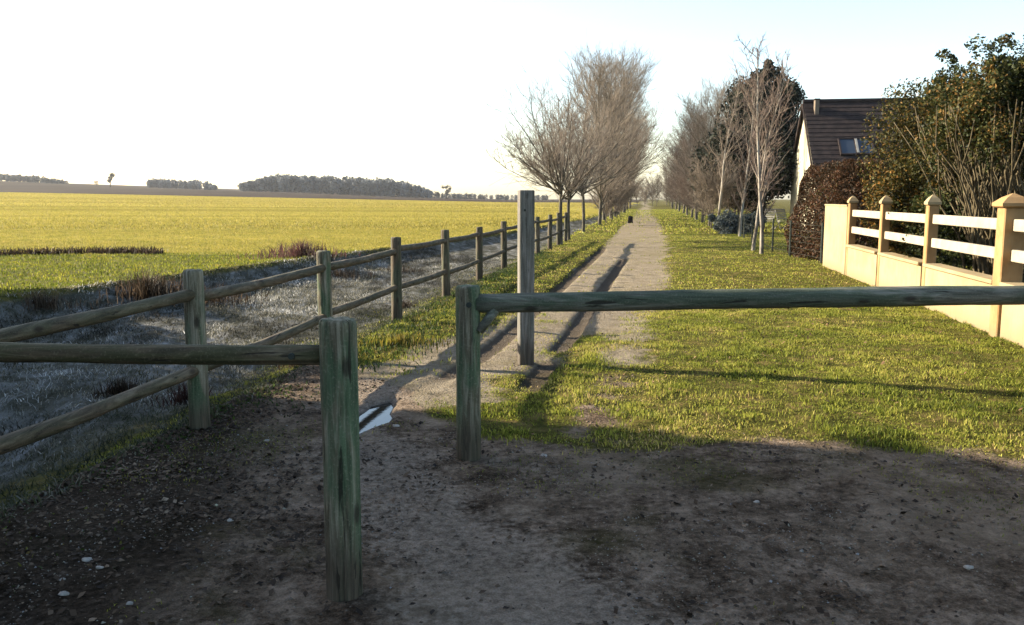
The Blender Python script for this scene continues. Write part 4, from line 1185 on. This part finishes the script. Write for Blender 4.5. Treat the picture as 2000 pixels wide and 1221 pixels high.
def chair(x, y, rz, label):
    t_ = thing('garden_chair', (x, y, gz(x, y)), label, 'chair', 'pale garden chairs', rz)
    def bar(name, pts, r_=.022):
        b = MB(); b.tube(pts, [r_] * len(pts), 6); b.build(name, M['white_paint'], t_, True, off=(0, 0, 0))
    for sx in (-.26, .26):
        bar('leg', [(sx, -.28, 0), (sx, .05, .42), (sx, .38, 1.05)]); bar('leg', [(sx, .35, 0), (sx, -.22, .45)])
    b = MB(); b.box((0, -.02, .43), (.52, .46, .03)); b.build('seat', M['white_paint'], t_, off=(0, 0, 0))
    b = MB()
    nn = np.array((0, .33, .60)); nn /= np.linalg.norm(nn)
    for q in range(5):
        c_ = np.array((0, .10, .52)) + nn * (.03 + q * .135); b = MB()
        b.box(c_, (.5, .02, .09), ((1, 0, 0), (0, nn[2], -nn[1]), (0, nn[1], nn[2]))); b.build('slat', M['white_paint'], t_, off=(0, 0, 0))
    return t_
chair(14.3, 46.2, 0.2, 'white folding garden chair close beside the cream gable')
chair(13.6, 46.4, -0.5, 'white garden chair set farther from the gable, toward the birches')

# dark stump by the far path
root = thing('tree_stump', (8.05, 59.5, gz(8.05, 59.5)), 'small dark stump standing at the grassy edge of the far track', 'stump')
b = MB(); b.tube([(0, 0, -.1), (0, 0, .12), (0.01, 0, .38), (.02, .01, .46)], [.21, .175, .16, .14], 12, True, None, 3, .15); b.build('stump', M['slate'], root, True, off=(0, 0, 0))

# ------------------------------------------------------------------ dry tufts and brambles along the ditch
TC = [(.022, .016, .010), (.042, .030, .020), (.075, .054, .036), (.12, .095, .065)]
def tuft(name, x, y, n, rad, h, label, cols, seed, cat='grass tuft', lean=.7, w=.012, spiky=False):
    r = np.random.default_rng(seed)
    a = r.uniform(0, 6.283, n); q = np.abs(r.normal(0, .5, n)) * rad
    P = np.stack([q * np.cos(a), q * np.sin(a), np.zeros(n)], 1)
    t_ = np.array(cols)[r.integers(0, len(cols), n)] * r.uniform(.7, 1.3, (n, 1))
    o = blades(name, P, h * r.uniform(.4, 1.1, n) * np.clip(1.15 - q / rad * .6, .3, 1.2), np.full(n, w), t_, M['blade'], lean, seed)
    o.location = (x, y, gz(x, y) - .02)
    return tag(o, label, cat, 'dry tufts along the ditch')
tuft('dry_grass_tuft', -6.55, 15.6, 500, 1.1, .62, 'large dark spiky dead tuft at the field edge of the ditch', TC[:3], 201, w=.018)
tuft('dry_grass_tuft', -5.6, 16.6, 300, .9, .42, 'dark dead tuft next to the large spiky one, toward the first fence post', TC[:3], 202)
tuft('dry_grass_tuft', -3.7, 9.7, 260, .38, .30, 'reddish dark tuft on the frost close behind the second fence post', [(.035, .018, .014), (.055, .03, .024)], 203)
tuft('dry_grass_tuft', -4.55, 9.9, 280, .42, .26, 'blackish tuft in the frost behind the near barrier rail', TC[:2], 204)
tuft('dry_grass_tuft', -2.75, 11.4, 240, .40, .24, 'dark clump on the frost between second and third fence posts', TC[:2], 205)
tuft('dry_grass_tuft', -7.4, 13.6, 300, .7, .34, 'brown tuft low on the bank below the field corner', TC, 206)
tuft('bramble_patch', -5.6, 23.2, 520, 1.3, .55, 'purplish red bramble patch at the field edge', [(.06, .028, .028), (.09, .045, .042), (.08, .055, .04)], 207, 'bramble', .9, .02)
tuft('dry_grass_tuft', -4.3, 21.8, 360, 1.1, .30, 'dark low growth at field edge beside the purplish brambles', TC[:2], 208)
tuft('dry_grass_tuft', -3.2, 24.0, 260, .9, .26, 'dark low growth at field edge behind the third fence post', TC[:2], 209)
tuft('dry_grass_tuft', -2.2, 17.6, 160, .35, .28, 'small dark clump on pale bank behind fourth fence post', TC[:2], 210)
tuft('dry_grass_tuft', -1.9, 8.9, 200, .45, .22, 'green weed clump at the foot of the second fence post', [(.06, .10, .02), (.10, .14, .025), (.13, .12, .03)], 211)
tuft('dry_grass_tuft', -1.25, 9.6, 420, .75, .15, 'yellow green tussock where the path meets the fence', [(.06, .075, .015), (.13, .12, .02), (.17, .125, .025)], 212)
# dark furrow edge out in the field
r = np.random.default_rng(220)
n = 1500
xx = r.uniform(-16.5, -10.2, n); yy = 25.2 + .10 * (xx + 13) + r.normal(0, .22, n) + .4 * np.sin(xx * .9)
P = np.stack([xx, yy, H(xx, yy)], 1)
o = blades('dead_weeds', P, r.uniform(.10, .30, n), np.full(n, .03), np.array(TC[:2])[r.integers(0, 2, n)], M['blade'], .9, 221)
tag(o, 'dark line of dead weeds crossing the edge of the yellow field', 'weeds', kind='stuff')

# ------------------------------------------------------------------ pale stones lying about
ST = [(-1.90, 3.72, .022, 'pale stone in the dark soil, largest of the pair by the litter'), (-1.80, 3.62, .017, 'smaller pale stone just below the largest one in the dark soil'),
      (-1.83, 3.38, .020, 'pale oval stone nearest the bottom corner of dark soil'), (-1.9, 3.50, .014, 'little pale stone between the oval stone and the pair'),
      (-1.42, 4.20, .020, 'pale pebble alone on the soil below the fence post'), (-1.52, 3.28, .016, 'grey pebble at the bottom of the dark leaf litter'),
      (0.20, 5.30, .024, 'white stone at the foot of the grass beside the bar post'), (1.98, 3.60, .020, 'pale stone on the bare soil of the yard, nearest the mossy grass'),
      (1.30, 4.45, .016, 'pale pebble in the middle of the bare yard soil'), (-0.82, 6.0, .024, 'white stone at the near tip of the puddle'), (-1.62, 5.6, .018, 'light stone between the fence foot and the path')]
for i, (x, y, s_, lb) in enumerate(ST):
    r = np.random.default_rng(300 + i)
    b = MB(); V_ = [];
    nu, nv = 8, 5
    for a in range(nv):
        th = math.pi * (a + .5) / nv
        for c in range(nu):
            ph = 2 * math.pi * c / nu; q = s_ * r.uniform(.7, 1.25)
            V_.append((x + 1.1 * q * math.sin(th) * math.cos(ph + i), y + .8 * q * math.sin(th) * math.sin(ph + i), gz(x, y) + s_ * .12 + .5 * q * math.cos(th)))
    F_ = [(a * nu + c, a * nu + nu + c, a * nu + nu + (c + 1) % nu, a * nu + (c + 1) % nu) for a in range(nv - 1) for c in range(nu)]
    F_ += [tuple(range(nu)), tuple(range((nv - 1) * nu + nu - 1, (nv - 1) * nu - 1, -1))]
    b.add(V_, F_); o = b.build('stone', M['stone'], None, True)
    tag(o, lb, 'stone', 'pale stones on the soil')

# ------------------------------------------------------------------ far woods and trees on the skyline
def far_wood(name, x0, x1, y0, y1, h, n, label, col, seed, taper=True):
    r = np.random.default_rng(seed)
    V_ = []; Tn = []
    Ps = []; tone = []; sz = []
    for k_ in range(n):
        f = r.random(); x = x0 + (x1 - x0) * f; y = y0 + (y1 - y0) * r.random()
        e = min(1, .45 + 3.2 * min(f, 1 - f)) if taper else 1
        hh = h * e * r.uniform(.8, 1.08); rad = h * .22 * r.uniform(.8, 1.3)
        m = 90
        q = r.normal(size=(m, 3)); q /= np.linalg.norm(q, axis=1, keepdims=True); q *= r.uniform(.6, 1, (m, 1))
        P = q * np.array([rad, rad, hh * .5]) + np.array([x, y, gz(x, y) + hh * .5])
        Ps.append(P); tone.append(np.full(m, r.uniform(.75, 1.25))); sz.append(np.full(m, h * .085))
    P = np.concatenate(Ps); tone = np.concatenate(tone); sz = np.concatenate(sz)
    c = np.array([col]) * tone[:, None] * r.uniform(.75, 1.25, (len(P), 1))  # col is paled to blue grey, so distance haze sits in the colour
    o = leaf_cloud(name, P, sz, np.clip(c, 0, 1), None, seed, .8)
    return tag(o, label, 'wood', kind='stuff')
far_wood('far_wood', -214, -66, 690, 720, 14.0, 260, 'long dark wood on the skyline beyond the ploughed land', (.10, .112, .118), 401)
far_wood('far_wood', -490, -360, 690, 720, 6.0, 260, 'low wood along the skyline at the far corner of the field', (.09, .10, .10), 402)
far_wood('far_wood', -306, -246, 720, 740, 8.0, 80, 'small pale wood on the skyline between the lone tree and long wood', (.13, .142, .15), 403)
far_wood('far_hedge', -66, 30, 690, 700, 4.5, 100, 'thin line of trees on the skyline past the long wood', (.10, .105, .10), 404, False)
for i, (x, y, h, w_, lb) in enumerate([(-274, 600, 11, .55, 'lone tree on the skyline over the ploughed land'), (-283.5, 600, 4.0, .8, 'small bush beside the lone skyline tree'),
                          (-46, 620, 10.0, .6, 'small bare tree on the skyline past the long wood'), (-53, 620, 5.5, .8, 'rounded bush on the skyline against the end of the long wood'), (-31, 620, 5.0, .9, 'last little bush on the skyline beside the tall grey post')]):
    P, tone = crown_pts(1500, h * w_ * .5, h * w_ * .5, h * .34, h * .64, 600 + i, .3, 22, .5)
    if w_ < .7: P[:, :2] *= (.35 + 1.0 * np.clip(P[:, 2:3] / h, 0, 1))
    shrub('skyline_tree', x, y, lb, 'tree', P, tone, [(.018, .018, .016), (.035, .033, .028)], [.5, .5], h * .028, 620 + i, group='trees standing on the skyline', trunk=([(0, 0, -.2), (0, 0, h * .4), (0, 0, h * .8)], [h * .035, h * .03, h * .01]))
for i, (x, y, h, k_) in enumerate([(22.0, 190, 6.5, 'bush'), (28.0, 196, 7.0, 'bush'), (32.0, 200, 8.0, 'bush'), (36.0, 204, 8.5, 'tall'), (25.0, 200, 7.0, 'tall'), (40, 205, 9, 'tall2')]):
    plant('bare_tree', k_, x, y, h, i * 1.9, 'one of the small hazy bare trees closing the far end of the track', 'tree', 'bare trees at the end of the track', 'bark', 'twig')

# ------------------------------------------------------------------ unseen shed and evergreens, added to shade the yard
root = thing('farm_shed', (-14.0, 0, 0), 'boarded farm shed beside the yard, casting its shade over it', 'shed')
b = MB(); b.box((-14.0, 0.2, 2.6), (6.0, 20.0, 5.6)); b.build('wall', M['barn'], root)
b = MB()
V_ = [(-17.4, -10.2, 5.2), (-10.6, -10.2, 5.2), (-10.6, 10.4, 5.2), (-17.4, 10.4, 5.2), (-14, -10.2, 7.4), (-14, 10.4, 7.4)]
V_ += [(x, y, z + .15) for x, y, z in V_]
b.add(V_, [(0, 4, 5, 3), (4, 1, 2, 5), (6, 9, 11, 10), (10, 11, 8, 7), (0, 6, 10, 4), (4, 10, 7, 1), (3, 5, 11, 9), (5, 2, 8, 11), (0, 3, 9, 6), (1, 7, 8, 2)])
b.build('roof', M['slate'], root)
for i, (y, h, rx) in enumerate([(11.2, 4.7, 1.5), (12.9, 4.0, 1.4), (14.5, 3.0, 1.2)]):  # bush heights follow the edge of the shade wanted on the yard
    P, tone = crown_pts(11000, rx, 1.15, h * .46, h * .5, 500 + i, .45, 40, .3)
    shrub('evergreen_bush', -11.6, y, ['tallest dense evergreen bush, against the corner of the farm shed', 'middle dense evergreen bush in the line beside the farm shed', 'lowest dense evergreen bush, farthest from the farm shed'][i], 'shrub', P, tone, [(.012, .018, .008), (.03, .04, .012)], [.5, .5], .085, 510 + i, group='evergreens beside the farm shed', trunk=([(0, 0, -.1), (0, 0, h * .6)], [.12, .05]))

# ------------------------------------------------------------------ air
b = MB(); b.box((0, 850, 21), (3600, 1960, 46))
t = NT('haze_air'); t.t.nodes.clear()
out = t.n('OutputMaterial'); pv = t.n('VolumePrincipled')
pv.inputs['Color'].default_value = (.86, .90, .95, 1); pv.inputs['Density'].default_value = 0.00009; pv.inputs['Anisotropy'].default_value = 0.3
t.l(pv.outputs[0], out.inputs['Volume'])
tag(b.build('haze', t.m), kind='stuff')
